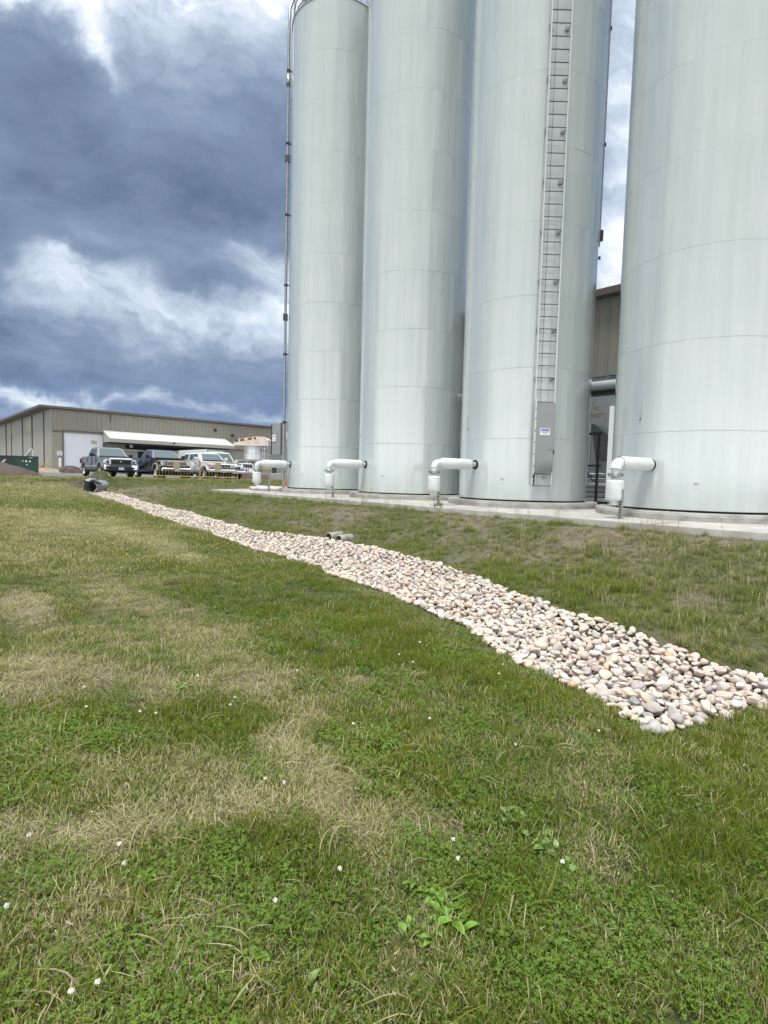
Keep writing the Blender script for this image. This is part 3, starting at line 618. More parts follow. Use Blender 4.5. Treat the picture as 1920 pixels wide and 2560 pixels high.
# conduit at the right edge of silo 3 with cable loops
cx, cy = SC[2]; D = math.hypot(cx, cy); th = math.atan2(cx, cy); al = math.asin((SR+.02)/D); Tn = math.sqrt(D*D-(SR+.02)**2)
tx, ty = math.sin(th+al)*(Tn+.05), math.cos(th+al)*(Tn+.05)
t_ = thing('conduit', 'slim cable conduit on the right edge of the silo with the ladder', 'conduit', (tx, ty, 0), 0)
B = MB(); B.cyl((0, 0, 7.0), (0, 0, 14.5), .018, n=8); B.build('pipe', MT['galv'], t_)
for z_ in (6.7, 9.7, 12.7): 
    B = MB(); B.cyl((.02, 0, z_-.04), (.02, 0, z_+.04), .03, n=8); B.build('clip', MT['black'], t_)
B = MB(); B.box((.05, 0, 7.3), (.07, .07, .30), bev=.01); B.build('junction_box', MT['darksteel'], t_)
B = MB(); B.box((.05, 0, 14.3), (.05, .05, .42), bev=.01); B.build('junction_box', MT['darksteel'], t_)
B = MB(); B.tube([(.05, 0, 15.6), (.05, 0, 14.9), (.07, 0, 14.5), (.14, 0, 14.32), (.26, 0, 14.2), (.40, 0, 14.24), (.55, .1, 14.6), (.7, .3, 15.2), (.8, .5, 16)], .016, 8); B.build('cable', MT['black'], t_)
B = MB(); B.tube([(.0, 0, 15.2), (-.02, -.05, 14.4), (-.12, -.10, 13.9), (-.28, -.16, 13.75), (-.45, -.26, 13.9)], .012, 8); B.build('cable', MT['galv'], t_)

# ------------------------------------------------------------ hose on the slab, scraps
hz = -.2+.085
pts = [W(-21.55, 11.35, hz+.02), W(-21.35, 11.55, hz), W(-20.9, 12.1, hz), W(-21.0, 12.8, hz)]
def spl(P, k_=8):
    out = []; P = [Vector(p) for p in P]
    for i in range(len(P)-1):
        a, b, c, d = P[max(i-1, 0)], P[i], P[i+1], P[min(i+2, len(P)-1)]
        for j in range(k_):
            t1 = j/k_; out.append(.5*((2*b)+(-a+c)*t1+(2*a-5*b+4*c-d)*t1*t1+(-a+3*b-3*c+d)*t1**3))
    return out+[P[-1]]
# end points in world (front leg, rear leg meeting at a bend on the right)
HP = [(-5.75, 23.3), (-5.35, 23.0), (-4.9, 22.95), (-4.35, 23.1), (-3.98, 23.5)]
HP2 = [(-4.05, 23.6), (-4.15, 24.1), (-4.6, 24.5), (-5.2, 24.9), (-5.75, 25.3), (-6.1, 25.6)]
for pts_, lb in ((HP, 'thick pale ribbed hose lying on the slab by the farthest silo, nearer length'), (HP2, 'thick pale ribbed hose lying on the slab by the farthest silo, farther length')):
    t_ = thing('bulk_hose', lb, 'hose', (pts_[0][0], pts_[0][1], hz), 0, 'pale hoses on the slab')
    o0 = Vector((pts_[0][0], pts_[0][1], 0)); q_ = spl([Vector((a, b_, 0))-o0 for a, b_ in pts_], 14)
    B = MB(); B.tube(q_, [.078+.006*(j % 2) for j in range(len(q_))], 14); B.build('hose_body', MT['hose'], t_)
    d_ = (q_[1]-q_[0]).normalized(); B = MB(); B.cyl(q_[0]-d_*.09, q_[0]+d_*.05, .092, n=16); B.build('coupling', MT['brd'], t_)
    d_ = (q_[-1]-q_[-2]).normalized(); B = MB(); B.cyl(q_[-1]-d_*.05, q_[-1]+d_*.09, .09, n=16); B.build('coupling', MT['darksteel'], t_)
p = W(-8.95, 10.13, -.2)
t_ = thing('scrap_wood', 'small heap of splintered pale wood on the slab edge', 'wood scrap', p, .3)
rnd = random.Random(3)
for j in range(9):
    B = MB(); B.box((rnd.uniform(-.1, .1), rnd.uniform(-.05, .05), .03+rnd.random()*.07), (rnd.uniform(.08, .22), .02, .015), (rnd.uniform(-.6, .6), rnd.uniform(-.8, .8), rnd.uniform(0, 3))); B.build('splinter', MT['wood'] if j % 3 else MT['darksteel'], t_)
p = Vector((-4.12, 22.6, -.2))
t_ = thing('marker_stake', 'small orange marker stake at the foot of the farthest silo', 'marker', (-4.45, 24.0, -.2), 0)
B = MB(); B.lathe([(.09, 0), (.09, .02), (.06, .03), (.03, .5), (.001, .52)], 16); B.build('cone', MT['orange'], t_); B = MB(); B.box((0, 0, .008), (.24, .24, .016)); B.build('base', MT['orange'], t_)
# ------------------------------------------------------------ warehouse (local frame: x=u, y=v)
wh = thing('warehouse', 'long tan metal warehouse across the parking lot', 'warehouse', (0, 0, 0), SITE_RZ)
UF, VL, ZR = -81.8, 16.0, 8.36
def ribs(B, p0, p1, z0, z1, nrm, pitch=.9, w_=.10, d_=.06):
    p0, p1 = Vector(p0), Vector(p1); L_ = (p1-p0).length; dr = (p1-p0).normalized(); an = math.atan2(dr.y, dr.x)
    for j in range(int(L_/pitch)):
        p = p0+dr*(j+.5)*pitch+Vector(nrm)*(d_/2); B.box((p.x, p.y, (z0+z1)/2), (w_, d_, z1-z0), (0, 0, an))
B = MB(); B.box((UF-24, 45, ZR/2), (48-.1, 58, ZR)); B.build('core', MT['wall'], wh)
B = MB(); B.box((UF+.02, 16+14.5+2.6+7.5+.0, 6.75), (.12, 49, 3.0)); 
B.box((UF+.02, 16.6, 2.75), (.12, 1.2, 5.5)); B.box((UF+.02, 43.7, 2.75), (.12, 43, 5.5)); ribs(B, (UF+.08, 16.3, 0), (UF+.08, 64, 0), 5.5, 8.1, (1, 0, 0), .6); ribs(B, (UF+.08, 22.3, 0), (UF+.08, 64, 0), .9, 5.4, (1, 0, 0), .6)
B.build('front_wall', MT['wall'], wh)
B = MB(); B.box((UF-24, VL-.02, ZR/2), (48, .12, ZR-.1)); ribs(B, (UF-.4, VL-.08, 0), (UF-48, VL-.08, 0), 1.3, 8.1, (0, -1, 0), 1.0, .05, .02); B.build('side_wall', MT['wallL'], wh)
B = MB(); B.box((UF-24.4, VL-.12, .62), (47, .06, 1.3)); B.build('side_plinth', MT['brd'], wh)
B = MB(); B.box((UF-23.8, 44.8, ZR+.12), (49.2, 60.6, .28)); B.build('roof', MT['trim'], wh)
for u_, z_ in ((-85.8, 8.1), (-93.9, 8.1), (-101.5, 8.1), (-111.8, 8.1), (-117.4, 8.1)):
    B = MB(); B.box((u_, VL-.16, 4.4), (.16, .14, 7.5)); B.box((u_, VL-.35, .75), (.16, .5, .12), (.5, 0, 0)); B.build('downspout', MT['trim'], wh)
B = MB(); B.box((UF+.16, 23.1, 7.6), (.14, .14, 1.1)); B.build('downspout', MT['trim'], wh)
for u_, z_, w_, h_ in ((-96.4, 6.75, 3.6, 1.9), (-112.6, 6.9, 3.0, 2.0), (-110.0, 6.9, 1.2, 1.4)):
    B = MB(); B.box((u_, VL-.11, z_), (w_, .06, h_)); B.build('wall_panel', MT['patch'], wh)
# overhead door
dr = MB(); dr.box((UF+.0, 19.72, 2.77), (.10, 4.8, 5.4))
for j in range(18): dr.box((UF+.055, 19.72, .2+j*.3), (.02, 4.76, .26))
dr = dr.build('overhead_door', MT['door'], wh)
B = MB(); B.box((UF+.12, 17.26, 2.75), (.16, .14, 5.5)); B.box((UF+.12, 22.18, 2.75), (.16, .14, 5.5)); B.box((UF+.12, 19.72, 5.56), (.18, 5.2, .14)); B.build('door_frame', MT['trim'], dr)
B = MB(); B.box((UF+.07, 21.0, 4.2), (.012, .7, .5)); B.build('door_stain', MT['patch'], dr)
# canopy
cn = MB(); z0, z1, zt_ = 4.25, 4.78, 5.95; ya, yb = 22.1, 40.1
cn.add([(UF+.1, ya, zt_), (UF+3.6, ya, z1), (UF+3.6, yb, z1), (UF+.1, yb, zt_), (UF+.1, ya, zt_-.14), (UF+3.6, ya, z1-.14), (UF+3.6, yb, z1-.14), (UF+.1, yb, zt_-.14)],
       [(0, 1, 2, 3), (7, 6, 5, 4), (0, 4, 5, 1), (1, 5, 6, 2), (2, 6, 7, 3), (3, 7, 4, 0)])
for j in range(60):
    y_ = ya+.15+j*.3
    if y_ < yb-.1: cn.box((UF+1.85, y_, (zt_+z1)/2+.025), (3.62, .03, .03), (0, math.atan2(zt_-z1, 3.5), 0))
cn = cn.build('canopy', MT['canopy'], wh)
B = MB(); B.box((UF+3.58, (ya+yb)/2, z0+.2), (.10, yb-ya, .46)); B.add([(UF+.1, ya+.03, zt_-.1), (UF+3.5, ya+.03, z1-.1), (UF+3.5, ya+.03, z0), (UF+.1, ya+.03, z0)], [(0, 1, 2, 3)]); B.build('fascia', MT['fascia'], cn)
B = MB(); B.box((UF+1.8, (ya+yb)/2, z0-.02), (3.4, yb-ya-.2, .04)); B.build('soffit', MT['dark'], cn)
B = MB(); B.box((UF+3.66, 30.6, 4.55), (.08, .28, .22)); B.build('lamp', MT['plastic'], cn)
# openings below the canopy
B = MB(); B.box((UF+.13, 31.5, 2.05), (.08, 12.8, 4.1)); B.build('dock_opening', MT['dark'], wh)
for y_ in (25.6,):
    B = MB(); B.box((UF+.2, y_, 1.9), (.10, 2.2, 3.2)); B.build('dock_shelter', MT['fascia'], wh)
    B = MB(); B.box((UF+.5, y_+.1, 3.35), (.7, 3.2, .14)); B.build('door_hood', MT['canopy'], wh)
B = MB(); B.box((UF+.25, 25.8, 3.95), (.12, .42, .4)); B.build('number_plate', MT['sign'], wh)
for y_, z_ in ((38.5, 7.17), (41.5, 6.56)):
    B = MB(); B.box((UF+.25, y_, z_), (.3, .42, .34), bev=.03); B.box((UF+.4, y_, z_-.1), (.2, .3, .06)); B.build('wall_light', MT['plastic'], wh)
B = MB(); B.box((UF+.14, 42.6, 4.3), (.10, 5.2, .16)); B.box((UF+.14, 40.1, 2.2), (.10, .14, 4.2)); B.box((UF+.14, 45.1, 2.2), (.10, .14, 4.2)); B.build('bay_frame', MT['trim'], wh)
B = MB(); B.box((UF+.12, 16.85, 2.5), (.05, .62, .56)); B.build('wall_sign', MT['sign'], wh)
B = MB()
for j in range(4): B.box((UF+.15, 16.85, 2.68-j*.12), (.01, .44-.08*(j % 2), .035))
B.build('sign_lettering', MT['teal'], wh)
B = MB(); B.cyl((UF-6, 36, ZR+.2), (UF-6, 36, ZR+1.0), .18, n=12); B.cyl((UF-6, 36, ZR+1.0), (UF-6, 36, ZR+1.2), .3, n=12); B.build('roof_vent', MT['galv'], wh)

# box trailer at the dock
tr = thing('box_trailer', 'white ribbed box trailer backed in under the long canopy', 'trailer', W(-75, 32.6, -.1), SITE_RZ)
B = MB(); B.box((0, 0, 2.35), (12.2, 2.5, 2.6), bev=.03)
for j in range(24): B.box((-5.8+j*.5, -1.265, 2.35), (.05, .03, 2.4))
B.build('box', MT['canopy'], tr)
B = MB(); B.box((6.12, -.62, 2.35), (.05, 1.18, 2.45)); B.box((6.12, .62, 2.35), (.05, 1.18, 2.45)); B.build('end_door', MT['door'], tr)
B = MB()
for y_ in (-1.2, 1.2): B.box((6.13, y_, 2.35), (.07, .12, 2.62))
for z_ in (1.1, 3.6): B.box((6.13, 0, z_), (.07, 2.4, .1))
for y_ in (-.9, -.4, .4, .9): B.cyl((6.18, y_, 1.1), (6.18, y_, 3.6), .025, n=6)
B.build('door_frame', MT['gpanel'], tr)
B = MB(); B.box((0, 0, .98), (12, 1.2, .16)); B.box((4.6, 0, .45), (.1, 2.2, .1)); B.box((4.4, 0, .7), (.5, .1, .5)); B.build('chassis', MT['darksteel'], tr)
for x_ in (-4.6, -3.4):
    for y_ in (-1.05, 1.05):
        B = MB(); B.lathe([(.25, -.14), (.48, -.14), (.5, -.1), (.5, .1), (.48, .14), (.25, .14)], 20, c=(x_, y_, .5), axis='Y'); B.lathe([(.001, .0), (.26, .05)], 16, c=(x_, y_, .5), axis='Y'); B.build('wheel', MT['tyre'], tr)

# rusty-roofed tank on a steel frame, with caged ladder
TB = thing('process_tank', 'round white tank with a rust-streaked vaulted cover, raised on a steel frame', 'tank', (-17.5, 72, -.3), 0)
B = MB()
for x_ in (-1.95, -.6, .7, 2.1):
    for y_ in (-1.3, 1.3): B.box((x_, y_, 1.2), (.16, .16, 2.5))
B.box((0, -1.3, 2.5), (4.4, .14, .18)); B.box((0, 1.3, 2.5), (4.4, .14, .18)); B.box((-.0, 0, 2.6), (4.3, 2.8, .05)); B.build('support_frame', MT['gpanel'], TB)
B = MB(); B.lathe([(.001, 2.62), (1.42, 2.62), (1.42, 3.5), (1.45, 3.52), (1.45, 3.56), (1.42, 3.58), (1.42, 4.5)], 14, smooth=False, c=(.1, 0, 0)); B.build('tank_body', MT['rust'] if False else MT['white'], TB)
B = MB(); B.tube([(-.75, -1.28, 4.55), (-.75, -1.27, 3.9), (-.85, -1.25, 3.5), (-.73, -1.28, 3.2), (-.73, -1.28, 2.65)], .02, 6); B.box((-.75, -1.272, 3.5), (.04, .01, 1.8)); B.build('rust_streak', MT['orange'], TB)
cv = MB(); q_ = [(-2.35, 4.42), (-2.35, 4.8), (-1.9, 5.15), (-.9, 5.4), (.6, 5.62), (1.5, 5.6), (2.2, 5.2), (2.2, 4.45)]
cv.prism(q_, 'Y', -1.5, 1.5); cv = cv.build('vaulted_cover', MT['rust'], TB)
for j, (x_, z_, w_) in enumerate(((-1.95, 4.98, .5), (-1.2, 5.12, .55), (-.2, 5.3, .5), (.45, 5.38, .3))):
    B = MB(); B.box((x_, -1.505, z_), (w_, .02, .26), (0, -.2, 0)); B.box((x_, -1.0, z_+.24), (w_, 1.0, .02), (0, -.18, 0)); B.build('rust_patch', MT['rustred'], cv)
B = MB()
for x_ in (-1.6, -.7, .2, 1.0, 1.6): B.box((x_, -1.52, 4.95), (.05, .03, 1.0))
B.box((-.1, -1.52, 4.45), (4.5, .06, .07)); B.build('cover_rib', MT['white'], cv)
lc = thing('caged_ladder', 'grey caged ladder and platform beside the rusty-roofed tank', 'ladder', (-15.75, 71.0, -.3), 0)
for x_ in (-.22, .22):
    B = MB(); B.box((x_, 0, 2.6), (.06, .05, 5.0)); B.build('rail', MT['gpanel'], lc)
B = MB()
for j in range(15): B.box((0, 0, .5+j*.3), (.42, .03, .03))
B.build('rungs', MT['gpanel'], lc)
B = MB()
for z_ in (2.6, 3.3, 4.0, 4.7): B.tube([(-.36, 0, z_), (-.36, -.4, z_), (0, -.62, z_), (.36, -.4, z_), (.36, 0, z_)], .028, 6)
for x_, y_ in ((-.36, -.2), (0, -.62), (.36, -.2)): B.box((x_, y_, 3.7), (.05, .02, 2.1))
B.build('cage', MT['alu'], lc)
B = MB(); B.box((.0, .2, 3.9), (1.9, .7, .10)); B.box((-.9, -.12, 4.4), (.05, .05, 1.0)); B.box((.92, -.12, 4.4), (.05, .05, 1.0)); B.box((0, -.12, 4.85), (1.9, .04, .04)); B.box((.8, .1, 3.3), (.07, .07, 1.4), (0, -.5, 0)); B.build('platform', MT['gpanel'], lc)
B = MB(); B.box((-.75, .3, 4.75), (.5, .4, .4), bev=.06); B.cyl((-.9, .1, 4.75), (-.5, .1, 4.75), .16, n=12); B.build('motor', MT['darksteel'], lc)

# grey panel-clad tower with a small sign
gt = thing('panel_tower', 'tall grey corrugated tower with a small white sign, beside the farthest silo', 'tower', W(-43.3, 27.0, -.2), SITE_RZ)
B = MB(); B.box((0, 0, 3.95), (1.6, 1.25, 2.8)); 
for j in range(5): B.box((-.6+j*.3, -.64, 3.95), (.03, .02, 2.7))
B.build('cladding', MT['gpanel'], gt)
B = MB(); B.box((0, 0, 2.1), (1.7, 1.35, .9)); B.build('hopper', MT['galv'], gt)
B = MB()
for x_ in (-.75, .75):
    for y_ in (-.6, .6): B.box((x_, y_, .85), (.1, .1, 1.7))
B.build('leg_frame', MT['gpanel'], gt)
B = MB()
for x_ in (-.82, .82): B.box((x_, -.65, 3.9), (.07, .07, 2.9))
B.build('corner_trim', MT['darksteel'], gt)
gs = MB(); gs.box((-.35, -.675, 4.0), (.62, .03, .62)); gs = gs.build('wall_sign', MT['sign'], gt)
B = MB()
for j, w_ in enumerate((.5, .0, .3)):
    if w_: B.box((-.35, -.692, 4.14-j*.13), (w_, .006, .06 if j == 0 else .03))
B.build('sign_lettering', MT['teal'], gt)
t_ = thing('riser_pipe', 'grey riser pipes between the panel tower and the farthest silo', 'pipe', W(-40.6, 26.4, -.2), SITE_RZ)
B = MB()
for x_, r_ in ((0, .07), (.35, .05), (.9, .09)): B.cyl((x_, 0, 0), (x_, 0, 5.1), r_, n=10)
B.box((.4, -.1, 4.0), (1.1, .05, .05)); B.box((.4, -.1, 2.0), (1.1, .05, .05)); B.build('pipes', MT['gpanel'], t_)
# equipment skid & yellow rail near there
t_ = thing('control_skid', 'grey equipment skid with dark cabinet left of the farthest silo', 'equipment skid', (-8.9, 45, -.15), 0)
B = MB(); B.box((0, 0, .35), (1.5, .8, .7), bev=.03); B.build('base_box', MT['gpanel'], t_)
B = MB(); B.box((-.35, 0, 1.25), (.36, .3, 1.05), bev=.02); B.build('cabinet', MT['darksteel'], t_)
B = MB(); B.box((-.05, 0, 1.3), (.12, .2, 1.3)); B.cyl((.35, -.1, .75), (.35, -.1, 1.15), .16, n=12); B.cyl((.2, -.1, 1.0), (.62, -.1, 1.0), .09, n=12); B.box((.55, 0, 1.4), (.06, .06, 1.2)); B.build('pump', MT['galv'], t_)
t_ = thing('safety_rail', 'small yellow pipe rail beside the equipment skid', 'safety rail', (-10.9, 47, -.12), 0)
B = MB()
for x_ in (-1.0, 0, 1.0): B.cyl((x_, 0, 0), (x_, 0, 1.1), .035, n=8)
for z_ in (.6, 1.08): B.cyl((-1., 0, z_), (1., 0, z_), .03, n=8)
B.cyl((.2, 0, .1), (.45, 0, 1.0), .03, n=8); B.build('rail', MT['yel'], t_)
B = bpy.data.objects
t_ = thing('weedy_berm', 'low brown berm of dry weeds behind the vent pipe of the farthest silo', 'berm', (-11.6, 46, -.1), 0)
Bm = MB(); Bm.lathe([(1.9, -.1), (1.6, .25), (1.0, .55), (.4, .66), (.001, .68)], 20); o = Bm.build('soil', MT['dirt'], t_); o.scale = (1.3, .8, 1)
# ------------------------------------------------------------ vehicles (x forward, y left)
def poly_body(B, pts, hw_, tuck=.06, zt_=1.3):
    """side profile extruded to width with slight tumblehome"""
    m_ = len(pts); secs = [(-hw_, 0), (-hw_+.02, .0), ]
    vs_ = []
    for s_ in (-1, 1):
        for x, z in pts:
            y = hw_-tuck*max(0, (z-.75)/.6)-(.05 if z < .55 else 0)-max(0, (abs(x)-2.3))*.22
            vs_.append((x, s_*y, z))
    fs = [(i, (i+1) % m_, m_+(i+1) % m_, m_+i) for i in range(m_)]+[tuple(range(m_))[::-1], tuple(range(m_, 2*m_))]
    B.add(vs_, fs)
def arch(cx_, r_, z0, n_=8, cz=.42):
    out = []
    a0 = math.asin((z0-cz)/r_)
    for j in range(n_+1):
        a = math.pi-a0-(math.pi-2*a0)*j/n_; out.append((cx_+r_*math.cos(a), cz+r_*math.sin(a)))
    return out
def wheel(parent, x, y, r_=.40, style=0):
    s_ = 1 if y > 0 else -1
    wl = MB(); wl.lathe([(.24, -.12), (r_-.05, -.135), (r_-.01, -.11), (r_, -.06), (r_, .06), (r_-.01, .11), (r_-.05, .135), (.24, .12)], 28, c=(x, y, r_), axis='Y'); wl = wl.build('wheel', MT['tyre'], parent)
    B = MB(); B.lathe([(.255, .125*s_), (.24, .10*s_), (.235, -.1*s_)], 24, c=(x, y, r_), axis='Y'); B.lathe([(.001, .09*s_), (.07, .085*s_), (.07, .05*s_)], 12, c=(x, y, r_), axis='Y')
    for j in range(6):
        a = j*math.pi/3; B.box((x+.15*math.cos(a), y+.075*s_, r_+.15*math.sin(a)), (.19, .03, .055), (0, -a, 0))
    B.build('rim', MT['alu'], wl)
    B = MB(); B.cyl((x, y+.02*s_, r_), (x, y+.045*s_, r_), .23, n=20); B.build('brake_disc', MT['dark'], wl)
def gh_panel(B, q4, s0, s1, t0, t1, off=.012):
    a, b_, c, d = [Vector(p) for p in q4]      # bottom-left, bottom-right, top-right, top-left
    f_ = lambda s, t: (a*(1-s)+b_*s)*(1-t)+(d*(1-s)+c*s)*t
    nn = (b_-a).cross(d-a).normalized()*off
    P = [f_(s0, t0), f_(s1, t0), f_(s1, t1), f_(s0, t1)]
    B.add([p+nn for p in P]+[p-nn for p in P], [(0, 1, 2, 3), (7, 6, 5, 4), (0, 4, 5, 1), (1, 5, 6, 2), (2, 6, 7, 3), (3, 7, 4, 0)])
def truck(name, label, cat, loc, rz, paint, kind='pickup', style='grey', L_=5.8, hw_=1.0, HH=1.93, group='vehicles parked in the lot'):
    t_ = thing(name, label, cat, loc, rz, group)
    h2 = L_/2; zs_ = .50; fx, rx = h2-1.0, -h2+1.18; bz = 1.32; ws_b = h2-1.62; ws_t = ws_b-.62
    hoodz = 1.17 if style != 'suv' else 1.10
    rear_cab = -.95 if kind == 'pickup' else -h2+.12
    pts = [(-h2, .55), (-h2-.01, .85), (-h2+.02, bz)]
    if kind == 'pickup': pts += [(rear_cab-.02, bz), (rear_cab, bz+.015)]
    pts += [(ws_b, bz), (ws_b+.35, hoodz+.08), (h2-.42, hoodz), (h2-.14, hoodz-.06), (h2-.07, hoodz-.22), (h2-.05, .62), (h2-.10, zs_)]
    pts += [p for p in arch(fx, .50, zs_, 9)][::-1] + [(fx-.6, zs_-.04), (rx+.6, zs_-.04)] + arch(rx, .50, zs_, 9)[::-1]
    B = MB(); poly_body(B, pts, hw_); B.build('body', paint, t_, bevel=.035)
    # wheel wells
    for x_ in (fx, rx):
        B = MB(); B.box((x_, 0, .62), (.96, hw_*2-.24, .62)); B.build('wheel_well', MT['dark'], t_)
        for s_ in (-1, 1): wheel(t_, x_, s_*(hw_-.15), .41)
    if style in ('black', 'far'):
        for x_ in (fx, rx):
            for s_ in (-1, 1):
                B = MB(); B.tube([(p[0], s_*(hw_+.005), p[1]) for p in arch(x_, .53, zs_+.03, 10)], .04, 6); B.build('fender_flare', MT['plastic'] if style != 'black' else MT['gpanel'], t_)
    # greenhouse
    xb0 = rear_cab if kind == 'pickup' else -h2+.1; xt0 = xb0+(.14 if kind == 'pickup' else .3); zt2 = HH; yb_, yt = hw_-.075, hw_-.27
    b0, b1, b2, b3 = (xb0, -yb_, bz-.01), (ws_b, -yb_, bz-.01), (ws_b, yb_, bz-.01), (xb0, yb_, bz-.01)
    t0, t1, t2, t3 = (xt0, -yt, zt2-.05), (ws_t, -yt, zt2-.05), (ws_t, yt, zt2-.05), (xt0, yt, zt2-.05)
    m0, m1, m2, m3_ = (xt0+.12, -yt+.12, zt2), (ws_t-.18, -yt+.12, zt2), (ws_t-.18, yt-.12, zt2), (xt0+.12, yt-.12, zt2)
    B = MB(); B.add([b0, b1, b2, b3, t0, t1, t2, t3, m0, m1, m2, m3_], [(3, 2, 1, 0), (0, 1, 5, 4), (1, 2, 6, 5), (2, 3, 7, 6), (3, 0, 4, 7), (4, 5, 9, 8), (5, 6, 10, 9), (6, 7, 11, 10), (7, 4, 8, 11), (8, 9, 10, 11)])
    B.build('cab', paint, t_, bevel=.03)
    B = MB(); gh_panel(B, (b1, b2, t2, t1), .06, .94, .06, .93, .02); B.build('windscreen', MT['wsglass'], t_)
    B = MB(); B.box((ws_b+.06, 0, bz+.0), (.2, yb_*1.8, .05)); B.build('cowl', MT['plastic'], t_)
    B = MB(); gh_panel(B, (b3, b0, t0, t3), .10, .90, .12, .88, .02); B.build('rear_window', MT['glass'], t_)
    wins = [(.10, .45), (.50, .86)] if kind == 'pickup' else [(.05, .33), (.40, .60), (.63, .86)]
    for s_ in (-1, 1):
        q4 = (b0, b1, t1, t0) if s_ < 0 else (b2, b3, t3, t2)
        for a, c in wins:
            if s_ > 0: a, c = 1-c, 1-a
            B = MB(); gh_panel(B, q4, a, c, .10, .88, .016); B.build('side_window', MT['glass'], t_)
        dxs = ([(-.92, .18), (.20, ws_b-.12)] if kind == 'pickup' else [(-1.0, .12), (.14, ws_b-.1)])
        B = MB()
        for xa in [dxs[0][0], dxs[0][1], dxs[1][1]]: B.box((xa, s_*(hw_-.017), .92), (.012, .03, .72))
        B.build('door_gap', MT['dark'], t_)
        for xa, xc in dxs:
            B = MB(); B.box((xa+.14, s_*(hw_+.0), 1.08), (.17, .035, .04), bev=.008); B.build('door_handle', MT['plastic'], t_)
        B = MB(); B.box((ws_b-.28, s_*(hw_+.17), bz+.10), (.12, .24, .24), bev=.04); B.box((ws_b-.26, s_*(hw_+.02), bz+.04), (.07, .16, .06)); B.build('mirror', MT['plastic'] if style in ('grey', 'black', 'far') else paint, t_)
        B = MB(); B.box(((fx+rx)/2, s_*(hw_-.01), .44), (fx-rx-1.15, .10, .07)); B.build('side_step', MT['chrome'] if style == 'black' else MT['plastic'], t_)
        if style in ('grey', 'suv'):
            B = MB(); B.box(((fx+rx)/2, s_*(hw_-.005), .70), (fx-rx-1.15, .03, .07)); B.build('side_moulding', paint if style != 'grey' else MT['alu'], t_)
    # nose
    X = h2-.06; 
    if style == 'grey':
        B = MB(); B.box((X+.02, 0, .99), (.06, 1.30, .40), bev=.025); B.box((X-.02, 0, 1.14), (.10, 1.16, .10), bev=.03); B.build('grille_surround', MT['chrome'], t_)
        B = MB(); B.box((X+.045, 0, .96), (.03, 1.14, .26), bev=.012); B.box((X+.04, 0, 1.125), (.03, .84, .03)); gr = B.build('grille', MT['dark'], t_)
        B = MB(); B.lathe([(.055, -.008), (.075, 0), (.055, .008)], 20, c=(X+.065, 0, .97), axis='X'); B.box((X+.065, 0, .985), (.012, .13, .018)); B.box((X+.065, 0, .955), (.012, .018, .07)); B.build('emblem', MT['chrome'], gr)
        B = MB(); B.box((X+.02, 0, .56), (.14, 1.9, .30), bev=.04); B.build('front_bumper', MT['plastic'], t_)
        for s_ in (-1, 1):
            B = MB(); B.box((X-.0, s_*.80, .62), (.22, .38, .28), (0, 0, -s_*.25), bev=.04); b2_ = B.build('bumper_corner', MT['chrome'], t_)
            B = MB(); B.box((X+.10, s_*.72, .60), (.05, .14, .10)); B.build('fog_lamp', MT['dark'], t_)
            B = MB(); B.box((X-.10, s_*.82, .98), (.26, .26, .22), (0, 0, -s_*.3), bev=.03); B.build('headlight', MT['lamp'], t_)
            B = MB(); B.box((X-.02, s_*.78, .98), (.14, .14, .14), (0, 0, -s_*.3), bev=.03); B.build('lamp_bezel', MT['plastic'], t_)
    elif style == 'black':
        B = MB(); B.box((X+.02, 0, .98), (.06, 1.2, .36), bev=.03); B.build('grille', MT['gpanel'], t_)
        B = MB(); B.box((X+.04, 0, .98), (.05, 1.05, .07)); B.build('grille_bar', MT['chrome'], t_)
        B = MB(); B.box((X+.02, 0, .58), (.16, 1.9, .22), bev=.05); B.build('front_bumper', MT['chrome'], t_)
        for s_ in (-1, 1):
            B = MB(); B.box((X-.09, s_*.79, .98), (.24, .28, .28), (0, 0, -s_*.3), bev=.03); B.build('headlight', MT['lamp'], t_)
    else:
        B = MB(); B.box((X+.02, 0, .93), (.06, 1.1, .26), bev=.03); B.build('grille', paint, t_)
        B = MB()
        for j in range(5): B.box((X+.045, -.42+j*.21, .93), (.03, .17, .18))
        B.build('grille_opening', MT['dark'], t_)
        B = MB(); B.box((X+.02, 0, .60), (.18, 1.92, .20), bev=.05); B.build('front_bumper', paint if style == 'suv' else MT['chrome'], t_)
        B = MB(); B.box((X+.00, 0, .76), (.10, 1.86, .05)); B.build('bumper_gap', MT['dark'], t_)
        for s_ in (-1, 1):
            B = MB(); B.box((X-.08, s_*.76, .93), (.22, .30, .22), (0, 0, -s_*.3), bev=.03); B.build('headlight', MT['lamp'], t_)
            B = MB(); B.box((X-.12, s_*.90, .93), (.16, .08, .18), (0, 0, -s_*.3)); B.build('indicator', MT['amber'], t_)
    B = MB(); B.box((X+.115, 0, .56), (.012, .31, .155)); B.build('licence_plate', MT['plate'], t_)
    # tail
    for s_ in (-1, 1):
        B = MB(); B.box((-h2+.02, s_*(hw_-.14), 1.05), (.08, .16, .34), bev=.015); B.build('tail_light', MT['rustred'], t_)
    B = MB(); B.box((-h2-.04, 0, .60), (.14, 1.85, .2), bev=.04); B.build('rear_bumper', MT['chrome'], t_)
    if kind == 'pickup':
        B = MB(); B.box(((rear_cab-h2)/2, 0, bz+.004), (h2+rear_cab-.16, 2*hw_-.34, .012)); B.build('bed_opening', MT['dark'], t_)
    B = MB(); B.box((0, 0, .46), (L_-1.0, 1.1, .16)); B.build('underbody', MT['dark'], t_)
    return t_
def park(front_uv, L_, dz=.04):
    p = W(front_uv[0], front_uv[1], dz)-U*(L_/2); return p
def atpx(px, Y): 
    return (px-960)/F_PX*Y
